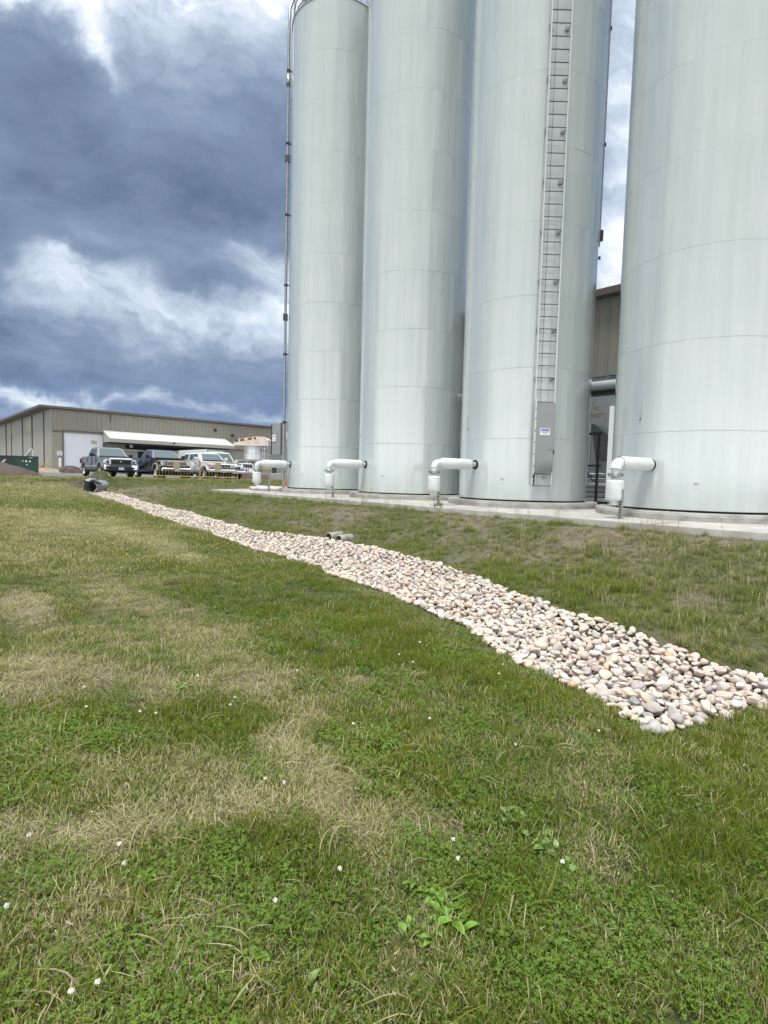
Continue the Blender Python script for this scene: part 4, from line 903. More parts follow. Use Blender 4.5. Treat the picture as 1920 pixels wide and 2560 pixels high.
def front(pxx, Y, L_, rz_dir, z=.04):
    x = (pxx-960)/F_PX*Y*1.0; p = Vector((x, Y, z)); return p-rz_dir*(L_/2)
RZU = SITE_RZ
truck('pickup_truck', 'grey-blue pickup truck with chrome grille surround, leftmost in the parked row', 'pickup', front(302, 33.6, 5.8, U), RZU, MT['silver'], 'pickup', 'grey', 5.8, 1.0, 1.93)
truck('pickup_truck', 'black pickup truck with chrome side step, behind the yellow barrier', 'pickup', front(441, 34.3, 5.8, U), RZU, MT['blackp'], 'pickup', 'black', 5.8, 1.0, 1.88)
truck('sport_utility_vehicle', 'big white sport utility vehicle parked behind the yellow barriers', 'SUV', front(557, 37.6, 5.2, U, .04), RZU, MT['whitep'], 'suv', 'suv', 5.2, .98, 1.88)
truck('pickup_truck', 'small distant white pickup with black lower body, seen from its rear quarter', 'pickup', (-17.9, 69, -.19), SITE_RZ+math.pi-.15, MT['whitep'], 'pickup', 'far', 5.7, .98, 1.95)
truck('pickup_truck', 'white work truck mostly hidden behind the white sport utility vehicle', 'pickup', (-13.6, 43.5, -.02), SITE_RZ, MT['whitep'], 'pickup', 'suv', 6.0, 1.0, 2.15)

# ------------------------------------------------------------ barriers
def barrier(a, b_, label):
    a, b_ = Vector(a), Vector(b_); d = b_-a; L_ = d.length; rz = math.atan2(d.y, d.x)
    t_ = thing('barrier', label, 'barrier', (a.x, a.y, .03), rz, 'yellow pedestrian barriers by the lot')
    B = MB(); r_ = .02
    B.tube([(0.0, 0, .16), (0, 0, 1.02), (.07, 0, 1.10), (L_-.07, 0, 1.10), (L_, 0, 1.02), (L_, 0, .16)], r_*1.15, 8); B.cyl((0, 0, .2), (L_, 0, .2), r_*1.2, n=8); B.build('frame', MT['yel'], t_)
    n_ = int(L_/.165)
    B = MB()
    for j in range(1, n_): B.cyl((j*L_/n_, 0, .2), (j*L_/n_, 0, .82 if True else 1.09), .009, n=6)
    B.cyl((0, 0, .82), (L_, 0, .82), .010, n=6); B.build('infill_bars', MT['yel'], t_)
    for x_ in (0.0, L_):
        B = MB(); B.box((x_, 0, .10), (.05, .03, .2)); B.box((x_, 0, .02), (.05, .52, .025)); B.build('foot', MT['yel'], t_)
    B = MB(); B.box((L_*.47, -.03, .86), (.36, .012, .46)); B.build('panel', MT['brd'], t_)
    return t_
barrier((-13.78, 32.5, 0), (-11.42, 33.1, 0), 'left yellow barrier in front of the black pickup')
barrier((-11.34, 33.1, 0), (-9.16, 33.5, 0), 'right yellow barrier in front of the white sport utility vehicle')

# ------------------------------------------------------------ dirt mound, bins, post
mu, mv = -41.5, 4.6
B = MB(); nn_ = 48; rr_ = 14; vs_ = []; fs_ = []
for i in range(rr_+1):
    for j in range(nn_):
        a = 2*math.pi*j/nn_; r_ = i/rr_; u_ = r_*math.cos(a)*5.0; v_ = r_*math.sin(a)*3.0
        z_ = .88*(1-r_*r_)**1.2*(1+.35*(float(vnoise(u_+20, v_+20, .8))-.5))+.16*(float(vnoise(u_+3, v_+20, 2.4))-.5)*(1-r_)
        vs_.append(W(mu+u_, mv+v_, .02+max(z_, 0)-(.1 if i == rr_ else 0)))
for i in range(rr_):
    for j in range(nn_): fs_.append((i*nn_+j, i*nn_+(j+1) % nn_, (i+1)*nn_+(j+1) % nn_, (i+1)*nn_+j))
B.add(vs_, fs_, True); o = B.build('dirt_mound', MT['dirt']); tag(o, kind='structure')
def binbox(label, loc, rz, w_, d_, h_, m_, marks):
    t_ = thing('waste_bin', label, 'waste bin', loc, rz, 'steel bins beyond the dirt mound')
    B = MB(); 
    B.box((0, -d_/2, h_/2), (w_, .06, h_)); B.box((0, d_/2, h_/2), (w_, .06, h_)); B.box((-w_/2, 0, h_/2), (.06, d_, h_)); B.box((w_/2, 0, h_/2), (.06, d_, h_)); B.box((0, 0, .1), (w_, d_, .08)); B.build('shell', m_, t_)
    B = MB(); B.box((0, -d_/2-.04, h_), (w_+.12, .1, .08)); B.box((w_/2, 0, h_), (.1, d_, .08)); B.box((-w_/2-.04, -d_/2-.03, h_/2), (.1, .1, h_)); B.box((w_/2+.02, -d_/2-.03, h_/2), (.08, .1, h_)); B.build('rim', MT['green'] if marks else MT['darksteel'], t_)
    if marks:
        B = MB(); B.cyl((-.02, -d_/2-.04, .86*h_/1.2), (-.02, -d_/2-.052, .86*h_/1.2), .075, n=14); B.cyl((.24, -d_/2-.04, .86*h_/1.2), (.24, -d_/2-.052, .86*h_/1.2), .065, n=14); B.box((-.26, -d_/2-.05, .88*h_/1.2), (.08, .012, .08)); B.box((.3, -d_/2-.05, h_*.93), (.26, .012, .04)); B.box((.02, -d_/2-.05, .62*h_/1.2), (.12, .012, .06)); B.build('white_marking', MT['sign'], t_)
    return t_
binbox('dark green steel bin with white markings beyond the dirt mound', (-30.1, 45.3, .04), .55, 1.55, 1.3, 1.40, MT['green'], True)
binbox('dark grey steel bin at the left edge of the picture', (-32.7, 45.8, .04), .55, 1.9, 1.3, 1.42, MT['darksteel'], False)
t_ = thing('steel_chute', 'pale wedge-shaped steel chute standing behind the green bin', 'chute', (-30.6, 46.3, .04), .55)
B = MB(); B.prism([(-.45, 0), (.32, 0), (.32, 2.1), (.22, 2.12), (-.45, 1.2)], 'Y', -.2, .2); B.build('side_plate', MT['gpanel'], t_)
B = MB(); B.box((-.12, -.22, 1.66), (1.1, .04, .1), (0, -.93, 0)); B.box((.28, -.22, 1.0), (.08, .04, 2.1)); B.build('edge', MT['alu'], t_)
t_ = thing('leaning_board', 'pale board leaning on the grey bin at the left edge', 'board', (-32.0, 44.9, .55), 0)
B = MB(); B.box((0, 0, .25), (1.0, .05, .12), (0, -.75, 0), bev=.01); B.box((-.25, 0, .12), (.5, .05, .08), (0, -.1, 0)); B.build('board', MT['alu'], t_)
p = atpx(149.5, 62); t_ = thing('utility_post', 'short white utility post before the warehouse corner', 'post', (p, 62, .04), .7)
B = MB(); B.box((0, 0, .35), (.14, .14, .7)); B.build('stake', MT['fascia'], t_); B = MB(); B.box((0, -.02, 1.15), (.24, .16, 1.0), bev=.03); B.build('white_box', MT['sign'], t_)
p = atpx(176, 60); t_ = thing('gravel_heap', 'small dark heap by the overhead door', 'heap', (p, 60, .04), 0)
B = MB(); B.lathe([(1.3, 0), (1.1, .35), (.7, .72), (.3, .85), (.001, .86)], 18); o = B.build('soil', MT['dirt'], t_); o.scale = (1.1, .8, .95)
p = atpx(110, 60); t_ = thing('sand_bank', 'low pale ridge of sand along the warehouse side', 'heap', (p, 60, .04), 0)
B = MB(); B.lathe([(2.2, 0), (1.6, .2), (.8, .42), (.001, .5)], 18); o = B.build('soil', mat('pale_sand', (.30, .24, .17), .95, var=.3), t_); o.scale = (1.5, .7, 1)

# ------------------------------------------------------------ culvert and drain pipes
cp = W(-28.15, 7.2, -.68)
t_ = thing('culvert_pipe', 'wide corrugated culvert mouth, battered at the top, where the rock ditch begins', 'culvert', (cp.x, cp.y, cp.z), math.atan2(-.99, .02))
rr = .34; n_ = 40
B = MB(); vs_ = []; xs_ = np.linspace(-1.0, .35, 30)
for x_ in xs_:
    r_ = rr+.012*math.sin(x_*2*math.pi/.12)
    for j in range(n_):
        a = 2*math.pi*j/n_; xx = x_
        if x_ > .2: xx = x_+.22*max(0, -math.sin(a))*(x_-.2)/.15
        vs_.append((xx, r_*math.cos(a), r_*math.sin(a)+rr))
nx = len(xs_); fs_ = [(i*n_+j, i*n_+(j+1) % n_, (i+1)*n_+(j+1) % n_, (i+1)*n_+j) for i in range(nx-1) for j in range(n_)]
B.add(vs_, fs_, True)
vi = [(v_[0], v_[1]*.955, (v_[2]-rr)*.955+rr) for v_ in vs_]; B.add(vi, [f[::-1] for f in fs_], True)
B.add([vs_[(nx-1)*n_+j] for j in range(n_)]+[vi[(nx-1)*n_+j] for j in range(n_)], [(j, (j+1) % n_, n_+(j+1) % n_, n_+j) for j in range(n_)])
B.build('pipe', MT['culv'], t_, recalc=False)
B = MB(); B.cyl((-.3, 0, rr), (-.27, 0, rr), rr*.96, n=24); B.build('bore_shade_disc', MT['black'], t_)  # black disc across the bore, painting in the shade inside the culvert
B = MB(); rnd = random.Random(4)
pv = [(-.1, -.36, .5), (.30, -.34, .58), (.42, -.2, .70), (.5, .02, .64), (.42, .2, .74), (.3, .34, .62), (-.1, .36, .55), (-.1, 0, .78), (.2, 0, .80), (.25, -.2, .76), (.22, .2, .78)]
B.add([(p[0], p[1], p[2]) for p in pv], [(0, 1, 9), (1, 2, 9), (2, 3, 8), (2, 8, 9), (3, 4, 8), (4, 10, 8), (4, 5, 10), (5, 6, 10), (6, 7, 10), (7, 8, 10), (7, 9, 8), (0, 9, 7)]); o = B.build('bent_flap', MT['galv'], t_)
md = o.modifiers.new('thick', 'SOLIDIFY'); md.thickness = .02
for (u_, v_), lb in (((-9.42, 7.12), 'small pale drain pipe opening above the rocks, the left and shadier of the pair'), ((-9.06, 7.12), 'small pale drain pipe opening above the rocks, the right one of the pair')):
    z_ = float(Hn(u_, v_))-.035; p = W(u_, v_, z_)
    t_ = thing('drain_pipe', lb, 'drain pipe', p, SITE_RZ-1.35, 'pair of drain pipes above the rocks')
    B = MB(); B.lathe([(.085, .06), (.098, .06), (.10, .05), (.10, -.36)], 24, c=(0, 0, .10), axis='X'); B.lathe([(.085, -.36), (.085, .06)], 24, c=(0, 0, .10), axis='X'); B.build('pipe', MT['pvc'], t_, recalc=False)
    B = MB(); B.cyl((-.14, 0, .10), (-.13, 0, .10), .085, n=16); B.build('bore_shade_disc', MT['black'], t_)  # black disc stands in for the shade inside the short drain pipe

# ------------------------------------------------------------ building behind the silos, seen through the gap
bb = thing('tan_building', 'tan ribbed metal building behind the silos, seen through the gap', 'building', (0, 0, 0), SITE_RZ)
B = MB(); B.box((-1.0, 27, 5.7), (30, 14-.02, 3.9)); ribs(B, (-16, 20.0, 0), (14, 20.0, 0), 4.35, 7.3, (0, -1, 0), .42, .05, .035); B.build('upper_wall', MT['wall'], bb)
B = MB(); B.box((-1, 27.2, 1.9), (30, 13.4, 4.0)); B.build('lower_wall', MT['gpanel'], bb)
B = MB(); B.prism([(19.55, 7.42), (19.55, 7.66), (27, 8.6), (34.5, 7.66), (34.5, 7.42)], 'X', -16.3, 14.3); B.build('roof', MT['trim'], bb)
B = MB(); B.box((-1, 19.6, 4.42), (30, .8, .10)); B.box((-1, 19.35, 4.30), (30, .05, .28)); B.build('ledge', MT['galv'], bb)
B = MB()
for z_ in (3.55, 3.68, 3.81): B.box((-1, 19.9, z_), (30, .08, .09), (-.3, 0, 0))
B.build('louvre', MT['gpanel'], bb)
t_ = thing('round_duct', 'white round duct running under the ledge of the tan building', 'duct', W(-9, 19.1, 4.02), SITE_RZ)
B = MB(); B.cyl((-6, 0, 0), (8, 0, 0), .17, n=20); B.build('duct', MT['white'], t_)
for x_ in (-4, 0, 4):
    B = MB(); B.box((x_, 0, .2), (.05, .05, .36)); B.build('hanger', MT['galv'], t_)
t_ = thing('marked_panel', 'pale blue-grey panel with orange scrawled lettering, seen through the gap', 'panel', W(-9.1, 18.6, 0), SITE_RZ)
B = MB(); B.box((0, 0, 2.0), (3.2, .06, 3.1)); B.build('board', MT['tealtank'], t_)
text_mesh('YC', .24, MT['orangemark'], 'lettering', t_, (.02, -.036, 3.13), (R(90), 0, 0)); text_mesh('ENDY', .24, MT['orangemark'], 'lettering', t_, (.0, -.036, 2.88), (R(90), 0, 0))
B = MB(); rnd = random.Random(9)
for j in range(22): B.box((rnd.uniform(-.5, .9), -.034, rnd.uniform(2.62, 3.36)), (rnd.uniform(.02, .09), .006, .02), (0, rnd.uniform(0, 3), 0))
B.build('paint_fleck', MT['orangemark'], t_)
t_ = thing('hopper_chute', 'dark steel hopper chute behind the silos', 'chute', W(-8.55, 17.9, -.2), SITE_RZ)
B = MB(); B.prism([(-.02, 1.45), (.6, 1.45), (.6, 2.2), (.3, 2.35), (-.1, 2.66), (-.25, 2.7)], 'Y', -.3, .3); B.build('hopper', MT['galvd'], t_)
B = MB(); B.box((-.27, -.28, 1.7), (.07, .06, 2.1)); B.box((.5, -.28, .8), (.07, .06, 1.7)); B.build('edge_post', MT['alu'], t_)
t_ = thing('access_frame', 'dark open steel frame with a small ladder behind the silos', 'frame', W(-9.35, 17.6, -.2), SITE_RZ)
B = MB()
for x_ in (-.1, .85): B.box((x_, 0, 1.2), (.07, .07, 2.3))
B.box((.4, 0, 2.36), (1.1, .07, .08)); B.box((.4, 0, 1.28), (1.1, .07, .06)); B.build('frame', MT['darksteel'], t_)
B = MB()
for z_ in (1.5, 1.85, 2.15): B.box((.12, -.03, z_), (.34, .03, .03))
B.build('rung', MT['galv'], t_)
t_ = thing('pipe_stack', 'stack of horizontal steel pipes and channels behind the silos', 'pipe stack', W(-9.0, 17.8, -.2), SITE_RZ)
for j in range(6):
    B = MB(); z_ = .12+j*.17
    if j % 2: B.cyl((-1.5, .1*(j % 3), z_), (1.5, .1*(j % 3), z_), .075, n=14)
    else: B.box((0, .08*(j % 3), z_), (3.0, .14, .12), bev=.01)
    B.build('pipe' if j % 2 else 'channel', MT['alu'] if j % 3 else MT['canopy'], t_)
B = MB(); 
for x_ in (-.9, .2, 1.0): B.box((x_, .1, .02), (.12, .5, .06))
B.build('bearer', MT['darksteel'], t_)
for (a0, s_, lb) in ((0, 1, 'black hose looping down over the pipe stack, upper one'), (.15, .8, 'black hose looping down over the pipe stack, lower one')):
    p = W(-9.1+a0, 17.35, -.2); t_ = thing('black_hose', lb, 'hose', p, SITE_RZ, 'black hoses over the pipe stack')
    B = MB(); B.tube(spl([(-.5, 0, .25), (-.3, 0, .34), (-.12, 0, .62*s_+.05), (.1, 0, 1.0*s_), (.3, 0, 1.12*s_), (.42, 0, .98*s_), (.6, 0, .9*s_)]), .022, 8); B.build('hose', MT['black'], t_)
# ------------------------------------------------------------ river cobbles
rs = np.random.RandomState(11)
def ico(sub):
    bm = bmesh.new(); bmesh.ops.create_icosphere(bm, subdivisions=sub, radius=1.); bm.verts.index_update()
    v_ = np.array([v.co[:] for v in bm.verts]); f_ = np.array([[v.index for v in f.verts] for f in bm.faces]); bm.free(); return v_, f_
def cobble_shape(v_, rs_):
    v_ = v_.copy(); k_ = 10
    for _ in range(k_):
        d = rs_.normal(size=3); d /= np.linalg.norm(d); h_ = rs_.uniform(.52, .90); p = v_@d; m_ = p > h_
        v_[m_] -= np.outer((p[m_]-h_)*.86, d)
    d = rs_.normal(size=(3, 3)); 
    v_ *= 1+.05*np.sin(v_@d[0]*2.2)[:, None]+.03*np.sin(v_@d[1]*4)[:, None]
    return v_
STONES = [(.52, .455, .39), (.58, .53, .47), (.46, .385, .33), (.40, .365, .34), (.50, .40, .33), (.34, .33, .32), (.55, .47, .36), (.62, .58, .53), (.38, .30, .245), (.25, .255, .26), (.50, .31, .18)]
SW = np.array([.22, .16, .18, .09, .12, .04, .10, .04, .025, .01, .015]); SW = SW/SW.sum()
ms = bpy.data.materials.new('cobble_stone'); ms.use_nodes = True; t = NT(ms.node_tree); b = t.n['Principled BSDF']
a_ = t.node('ShaderNodeAttribute', attribute_name='stone'); o_ = t.node('ShaderNodeTexCoord').outputs['Object']; gp = t.node('ShaderNodeNewGeometry').outputs['Position']
sp = t.noise(gp, 60, 4, .7); s2 = t.noise(gp, 16, 3, .5)
c_ = t.mix(t.mr(s2, .35, .7, 0., .45), a_.outputs['Color'], (.60, .53, .46)); c_ = t.mix(t.mr(sp, .5, .8, 0., .35), c_, (.16, .13, .12))
t.l.new(c_, b.inputs['Base Color']); b.inputs['Roughness'].default_value = .7; b.inputs['Specular IOR Level'].default_value = .3
bp = t.node('ShaderNodeBump'); bp.inputs['Strength'].default_value = .4; bp.inputs['Distance'].default_value = .004; t.l.new(sp, bp.inputs['Height']); t.l.new(bp.outputs[0], b.inputs['Normal'])
# dart throwing in (u,v)
def rock_points():
    cell = .05; occ = {}; pts = []
    for layer in range(2):
        N = 90000 if layer == 0 else 16000
        uu = rs.uniform(-28.4, -.6, N); f = rs.uniform(-.02, 1.02, N); lo_, up_ = vlo(uu), vup(uu); vv = lo_+f*(up_-lo_)
        keep = rs.rand(N) < (up_-lo_)/2.4; uu, vv = uu[keep], vv[keep]
        sz = np.clip(rs.lognormal(math.log(.0395), .28, len(uu)), .02, .060)
        occ = {}
        for u_, v_, r_ in zip(uu, vv, sz):
            e_ = float(uend(v_))
            if u_ > e_: continue
            i, j = int(u_/.1), int(v_/.1); ok = True
            for a in (-1, 0, 1):
                for c in (-1, 0, 1):
                    for (pu, pv, pr) in occ.get((i+a, j+c), ()):
                        if (pu-u_)**2+(pv-v_)**2 < ((pr+r_)*(.80 if layer == 0 else 1.15))**2: ok = False; break
                    if not ok: break
                if not ok: break
            if not ok: continue
            occ.setdefault((i, j), []).append((u_, v_, r_)); pts.append((u_, v_, r_, layer))
    return np.array(pts)
RP = rock_points()
lo_, up_ = vlo(RP[:, 0]), vup(RP[:, 0]); fr = (RP[:, 1]-lo_)/(up_-lo_)
ed = np.clip(1-np.minimum(fr, 1-fr)*6, 0, 1)
rz_ = Hn(RP[:, 0], RP[:, 1])+.02+RP[:, 3]*.046+ed*.02*(RP[:, 3] == 0)+np.where(RP[:, 3] == 1, -.02*ed, 0)
RXY = np.stack([U2[0]*RP[:, 0]+V2[0]*RP[:, 1], U2[1]*RP[:, 0]+V2[1]*RP[:, 1]], 1)
dist = np.hypot(RXY[:, 0], RXY[:, 1]); infr = (np.abs(RXY[:, 0]/RXY[:, 1]) < .72)
score = RP[:, 2]/dist*np.where(RP[:, 3] == 1, 1.25, 1)*infr
order = np.argsort(-score); near = order[:300]; farr = order[300:]
cid = rs.choice(len(STONES), len(RP), p=SW)
cv_ = np.array(STONES)[cid]*(1+rs.normal(0, .06, (len(RP), 1)))
axs = np.stack([rs.uniform(1.0, 1.42, len(RP)), rs.uniform(.85, 1.1, len(RP)), rs.uniform(.55, .85, len(RP))], 1)*RP[:, 2][:, None]
def rotm(a, b_, c):
    return np.array(Euler((a, b_, c)).to_matrix())
def set_cols(me, cols):
    at_ = me.color_attributes.new('stone', 'FLOAT_COLOR', 'POINT'); at_.data.foreach_set('color', np.c_[cols, np.ones(len(cols))].astype(np.float32).ravel())
protos = {}
lv, lf = ico(3); shapes3 = [cobble_shape(lv, rs) for _ in range(9)]
desc = {0: 'pale cream rounded cobble', 1: 'whitish rounded cobble', 2: 'sandy pink cobble', 3: 'grey-pink cobble', 4: 'pinkish tan cobble', 5: 'mid grey cobble', 6: 'yellowish cream cobble', 7: 'nearly white cobble', 8: 'brownish cobble', 9: 'dark grey cobble', 10: 'orange-brown cobble'}
for i in near:
    key = (int(cid[i]), rs.randint(9))
    if key not in protos:
        me = bpy.data.meshes.new('cobble'); me.from_pydata(shapes3[key[1]].tolist(), [], lf.tolist()); me.polygons.foreach_set('use_smooth', np.ones(len(lf), bool)); me.update()
        set_cols(me, np.tile(np.array(STONES[key[0]])*rs.uniform(.93, 1.06), (len(lv), 1))); me.materials.append(ms); protos[key] = me
    o = bpy.data.objects.new('cobble', protos[key]); COL.objects.link(o)
    o.location = (RXY[i, 0], RXY[i, 1], rz_[i]); o.scale = axs[i]; o.rotation_euler = (rs.normal(0, .3), rs.normal(0, .3), rs.uniform(0, 6.28))
    r_ = RP[i, 2]; f_ = fr[i]; up1 = float(uend(RP[i, 1]))-RP[i, 0]
    sz_ = 'small' if r_ < .043 else ('large' if r_ > .056 else 'medium'); shp = ' long' if axs[i][0]/r_ > 1.27 else (' round' if axs[i][0]/r_ < 1.13 else '')
    sd_ = 'lawn edge' if f_ < .15 else ('lawn side' if f_ < .33 else ('middle' if f_ < .5 else ('centre' if f_ < .66 else ('silo side' if f_ < .84 else 'silo edge'))))
    zn = 'at the very tip' if up1 < .2 else ('just behind the tip' if up1 < .5 else ('close behind the tip' if up1 < .85 else ('a short way up' if up1 < 1.3 else ('farther up' if up1 < 1.8 else ('well up' if up1 < 2.5 else 'farthest up')))))
    tag(o, sz_+shp+' '+desc[int(cid[i])].replace('rounded ', '')+', '+sd_+' of the ditch, '+zn, 'cobble', 'river cobbles at the near end of the ditch')
def merged_rocks(idx, sub, name):
    v_, f_ = ico(sub); sh = [cobble_shape(v_, rs) for _ in range(14)]; VV_, CC = [], []
    for i in idx:
        m_ = rotm(rs.normal(0, .3), rs.normal(0, .3), rs.uniform(0, 6.28)); VV_.append((sh[rs.randint(14)]*axs[i])@m_.T+np.array([RXY[i, 0], RXY[i, 1], rz_[i]])); CC.append(np.tile(cv_[i], (len(v_), 1)))
    co = np.concatenate(VV_).astype(np.float32); n_ = len(idx)
    F_ = (f_[None]+np.arange(n_)[:, None, None]*len(v_)).reshape(-1).astype(np.int32)
    return co, F_, np.concatenate(CC)
fa = farr[dist[farr] < 9]; fb = farr[dist[farr] >= 9]
c1_, f1_, k1_ = merged_rocks(fa, 3, 'a'); c2_, f2_, k2_ = merged_rocks(fb, 2, 'b')
co = np.concatenate([c1_, c2_]); F_ = np.concatenate([f1_, f2_+len(c1_)]); KC = np.concatenate([k1_, k2_])
me = bpy.data.meshes.new('cobbles'); me.vertices.add(len(co)); me.vertices.foreach_set('co', co.ravel()); me.loops.add(len(F_)); me.loops.foreach_set('vertex_index', F_)
nf = len(F_)//3; me.polygons.add(nf); me.polygons.foreach_set('loop_start', np.arange(0, nf*3, 3, dtype=np.int32)); me.polygons.foreach_set('use_smooth', np.ones(nf, bool)); me.update(); me.validate()
set_cols(me, KC); me.materials.append(ms); o = bpy.data.objects.new('cobbles', me); COL.objects.link(o); tag(o, 'pale pinkish river cobbles filling the long drainage ditch', 'cobbles', None, 'stuff')
print('rocks', len(RP), 'faces', nf)

# ------------------------------------------------------------ grass
def blade_mat(name, green, olive, straw, transl=.35, bias=0.):
    m_ = bpy.data.materials.new(name); m_.use_nodes = True; t = NT(m_.node_tree); t.n.clear()
    dry = t.node('ShaderNodeAttribute', attribute_name='dry', attribute_type='INSTANCER').outputs['Fac']
    tint = t.node('ShaderNodeAttribute', attribute_name='tint', attribute_type='INSTANCER').outputs['Fac']
    rnd_ = t.node('ShaderNodeAttribute', attribute_name='rnd').outputs['Fac']; r2 = t.node('ShaderNodeAttribute', attribute_name='rnd2').outputs['Fac']
    hh = t.node('ShaderNodeAttribute', attribute_name='hgt').outputs['Fac']
    gcol = t.mix(t.m('MULTIPLY_ADD', rnd_, .55, t.m('MULTIPLY', tint, .45)), green, olive)
    f = t.mr(t.m('ADD', t.m('MULTIPLY_ADD', dry, 1.25, bias), t.m('MULTIPLY', t.m('SUBTRACT', r2, .5), 1.1)), .42, .72)
    sc = t.mix(rnd_, straw, tuple(c*.55 for c in straw))
    c_ = t.mix(f, gcol, sc)
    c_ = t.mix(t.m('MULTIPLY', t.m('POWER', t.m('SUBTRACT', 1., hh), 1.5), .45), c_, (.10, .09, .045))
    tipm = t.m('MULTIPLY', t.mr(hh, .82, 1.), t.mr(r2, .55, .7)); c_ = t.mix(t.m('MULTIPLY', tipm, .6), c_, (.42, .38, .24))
    d = t.node('ShaderNodeBsdfPrincipled'); d.inputs['Roughness'].default_value = .5; d.inputs['Specular IOR Level'].default_value = .12; t.l.new(c_, d.inputs['Base Color'])
    tr_ = t.node('ShaderNodeBsdfTranslucent'); t.l.new(t.mix(.35, c_, (.20, .27, .01)), tr_.inputs[0])
    mx_ = t.node('ShaderNodeMixShader'); mx_.inputs[0].default_value = transl; t.l.new(d.outputs[0], mx_.inputs[1]); t.l.new(tr_.outputs[0], mx_.inputs[2])
    out = t.node('ShaderNodeOutputMaterial'); t.l.new(mx_.outputs[0], out.inputs[0]); return m_
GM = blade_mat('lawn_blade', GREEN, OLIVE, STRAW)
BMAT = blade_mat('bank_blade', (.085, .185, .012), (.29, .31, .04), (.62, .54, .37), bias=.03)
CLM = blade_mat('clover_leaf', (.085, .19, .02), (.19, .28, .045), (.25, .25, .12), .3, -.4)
def tuft(name, m_, nb_, rad, hmin, hmax, wid, lean, curl, seg=3, rs_=rs, lie=0., cut=False, head=False):
    vs_, fs_, ha, ra, r2a = [], [], [], [], []
    for _ in range(nb_):
        a = rs_.uniform(0, 6.283); r_ = rad*math.sqrt(rs_.rand()); p = np.array([r_*math.cos(a), r_*math.sin(a), -.004]); h_ = rs_.uniform(hmin, hmax)
        az = rs_.uniform(0, 6.283); th = abs(rs_.normal(0, lean))+lie*rs_.uniform(.7, 1.1); cu = rs_.normal(curl, curl*.6+.05); w_ = wid*rs_.uniform(.6, 1.3)
        side = np.array([-math.sin(az), math.cos(az), 0]); tw = rs_.uniform(-.6, .6); o0 = len(vs_); rv, r2v = rs_.rand(), rs_.rand()
        for s_ in range(seg+1):
            f = s_/seg; wd = w_*(1-f**2*(.5 if cut else .97))*.5; sd_ = side*math.cos(tw*f)+np.array([0, 0, 1])*math.sin(tw*f)*.6
            if s_ == seg and not cut: vs_.append(p.copy()); ha.append(1); ra.append(rv); r2a.append(r2v)
            else:
                vs_ += [p-sd_*wd, p+sd_*wd]; ha += [f, f]; ra += [rv, rv]; r2a += [r2v, r2v]
            if s_ < seg:
                th2 = min(th+cu*f, 1.75); st = h_/seg; p = p+st*np.array([math.cos(az)*math.sin(th2), math.sin(az)*math.sin(th2), math.cos(th2)])
                if p[2] < .002: p[2] = .002
        for s_ in range(seg):
            b_ = o0+2*s_
            if s_ == seg-1 and not cut: fs_.append((b_, b_+1, b_+2))
            else: fs_.append((b_, b_+1, b_+3, b_+2))
        if head:
            for q_ in range(5):
                o1 = len(vs_); c = p-np.array([0, 0, .018*q_]); d_ = rs_.normal(size=3)*.006; vs_ += [c-side*.004, c+side*.004, c+d_+np.array([0, 0, .022])]; ha += [1]*3; ra += [rv]*3; r2a += [.95]*3; fs_.append((o1, o1+1, o1+2))
    return finish(name, m_, vs_, fs_, ha, ra, r2a)
def finish(name, m_, vs_, fs_, ha, ra, r2a):
    me = bpy.data.meshes.new(name); me.from_pydata([tuple(map(float, p)) for p in vs_], [], fs_); me.update()
    for nm, arr in (('hgt', ha), ('rnd', ra), ('rnd2', r2a)):
        at_ = me.attributes.new(nm, 'FLOAT', 'POINT'); at_.data.foreach_set('value', np.array(arr, np.float32))
    me.polygons.foreach_set('use_smooth', np.ones(len(fs_), bool)); me.materials.append(m_)
    return bpy.data.objects.new(name, me)
def clover(name, m_, n_, rad):
    vs_, fs_, ha, ra, r2a = [], [], [], [], []
    for _ in range(n_):
        a = rs.uniform(0, 6.283); r_ = rad*math.sqrt(rs.rand()); h_ = rs.uniform(.012, .04); c = np.array([r_*math.cos(a), r_*math.sin(a), h_]); rv, r2v = rs.rand(), rs.rand()*.6
        tl = rs.normal(0, .35, 2); a0 = rs.uniform(0, 6.283); s_ = rs.uniform(.0022, .0042)
        for k_ in range(3):
            an = a0+k_*2.094; d = np.array([math.cos(an), math.sin(an), 0]); e = np.array([-math.sin(an), math.cos(an), 0]); o1 = len(vs_)
            for x, y in ((0, 0), (.8, -.75), (1.7, -.7), (1.9, 0), (1.7, .7), (.8, .75)):
                p = c+s_*(d*x+e*y); p[2] += (p[0]-c[0])*tl[0]+(p[1]-c[1])*tl[1]+s_*abs(y)*.3; vs_.append(p); ha.append(.6); ra.append(rv); r2a.append(r2v)
            fs_.append(tuple(range(o1, o1+6)))
    return finish(name, m_, vs_, fs_, ha, ra, r2a)
def mkcoll(name, obs):
    c = bpy.data.collections.new(name)
    for i, o in enumerate(obs): o.name = 'k%02d_' % i+o.name; c.objects.link(o)
    return c
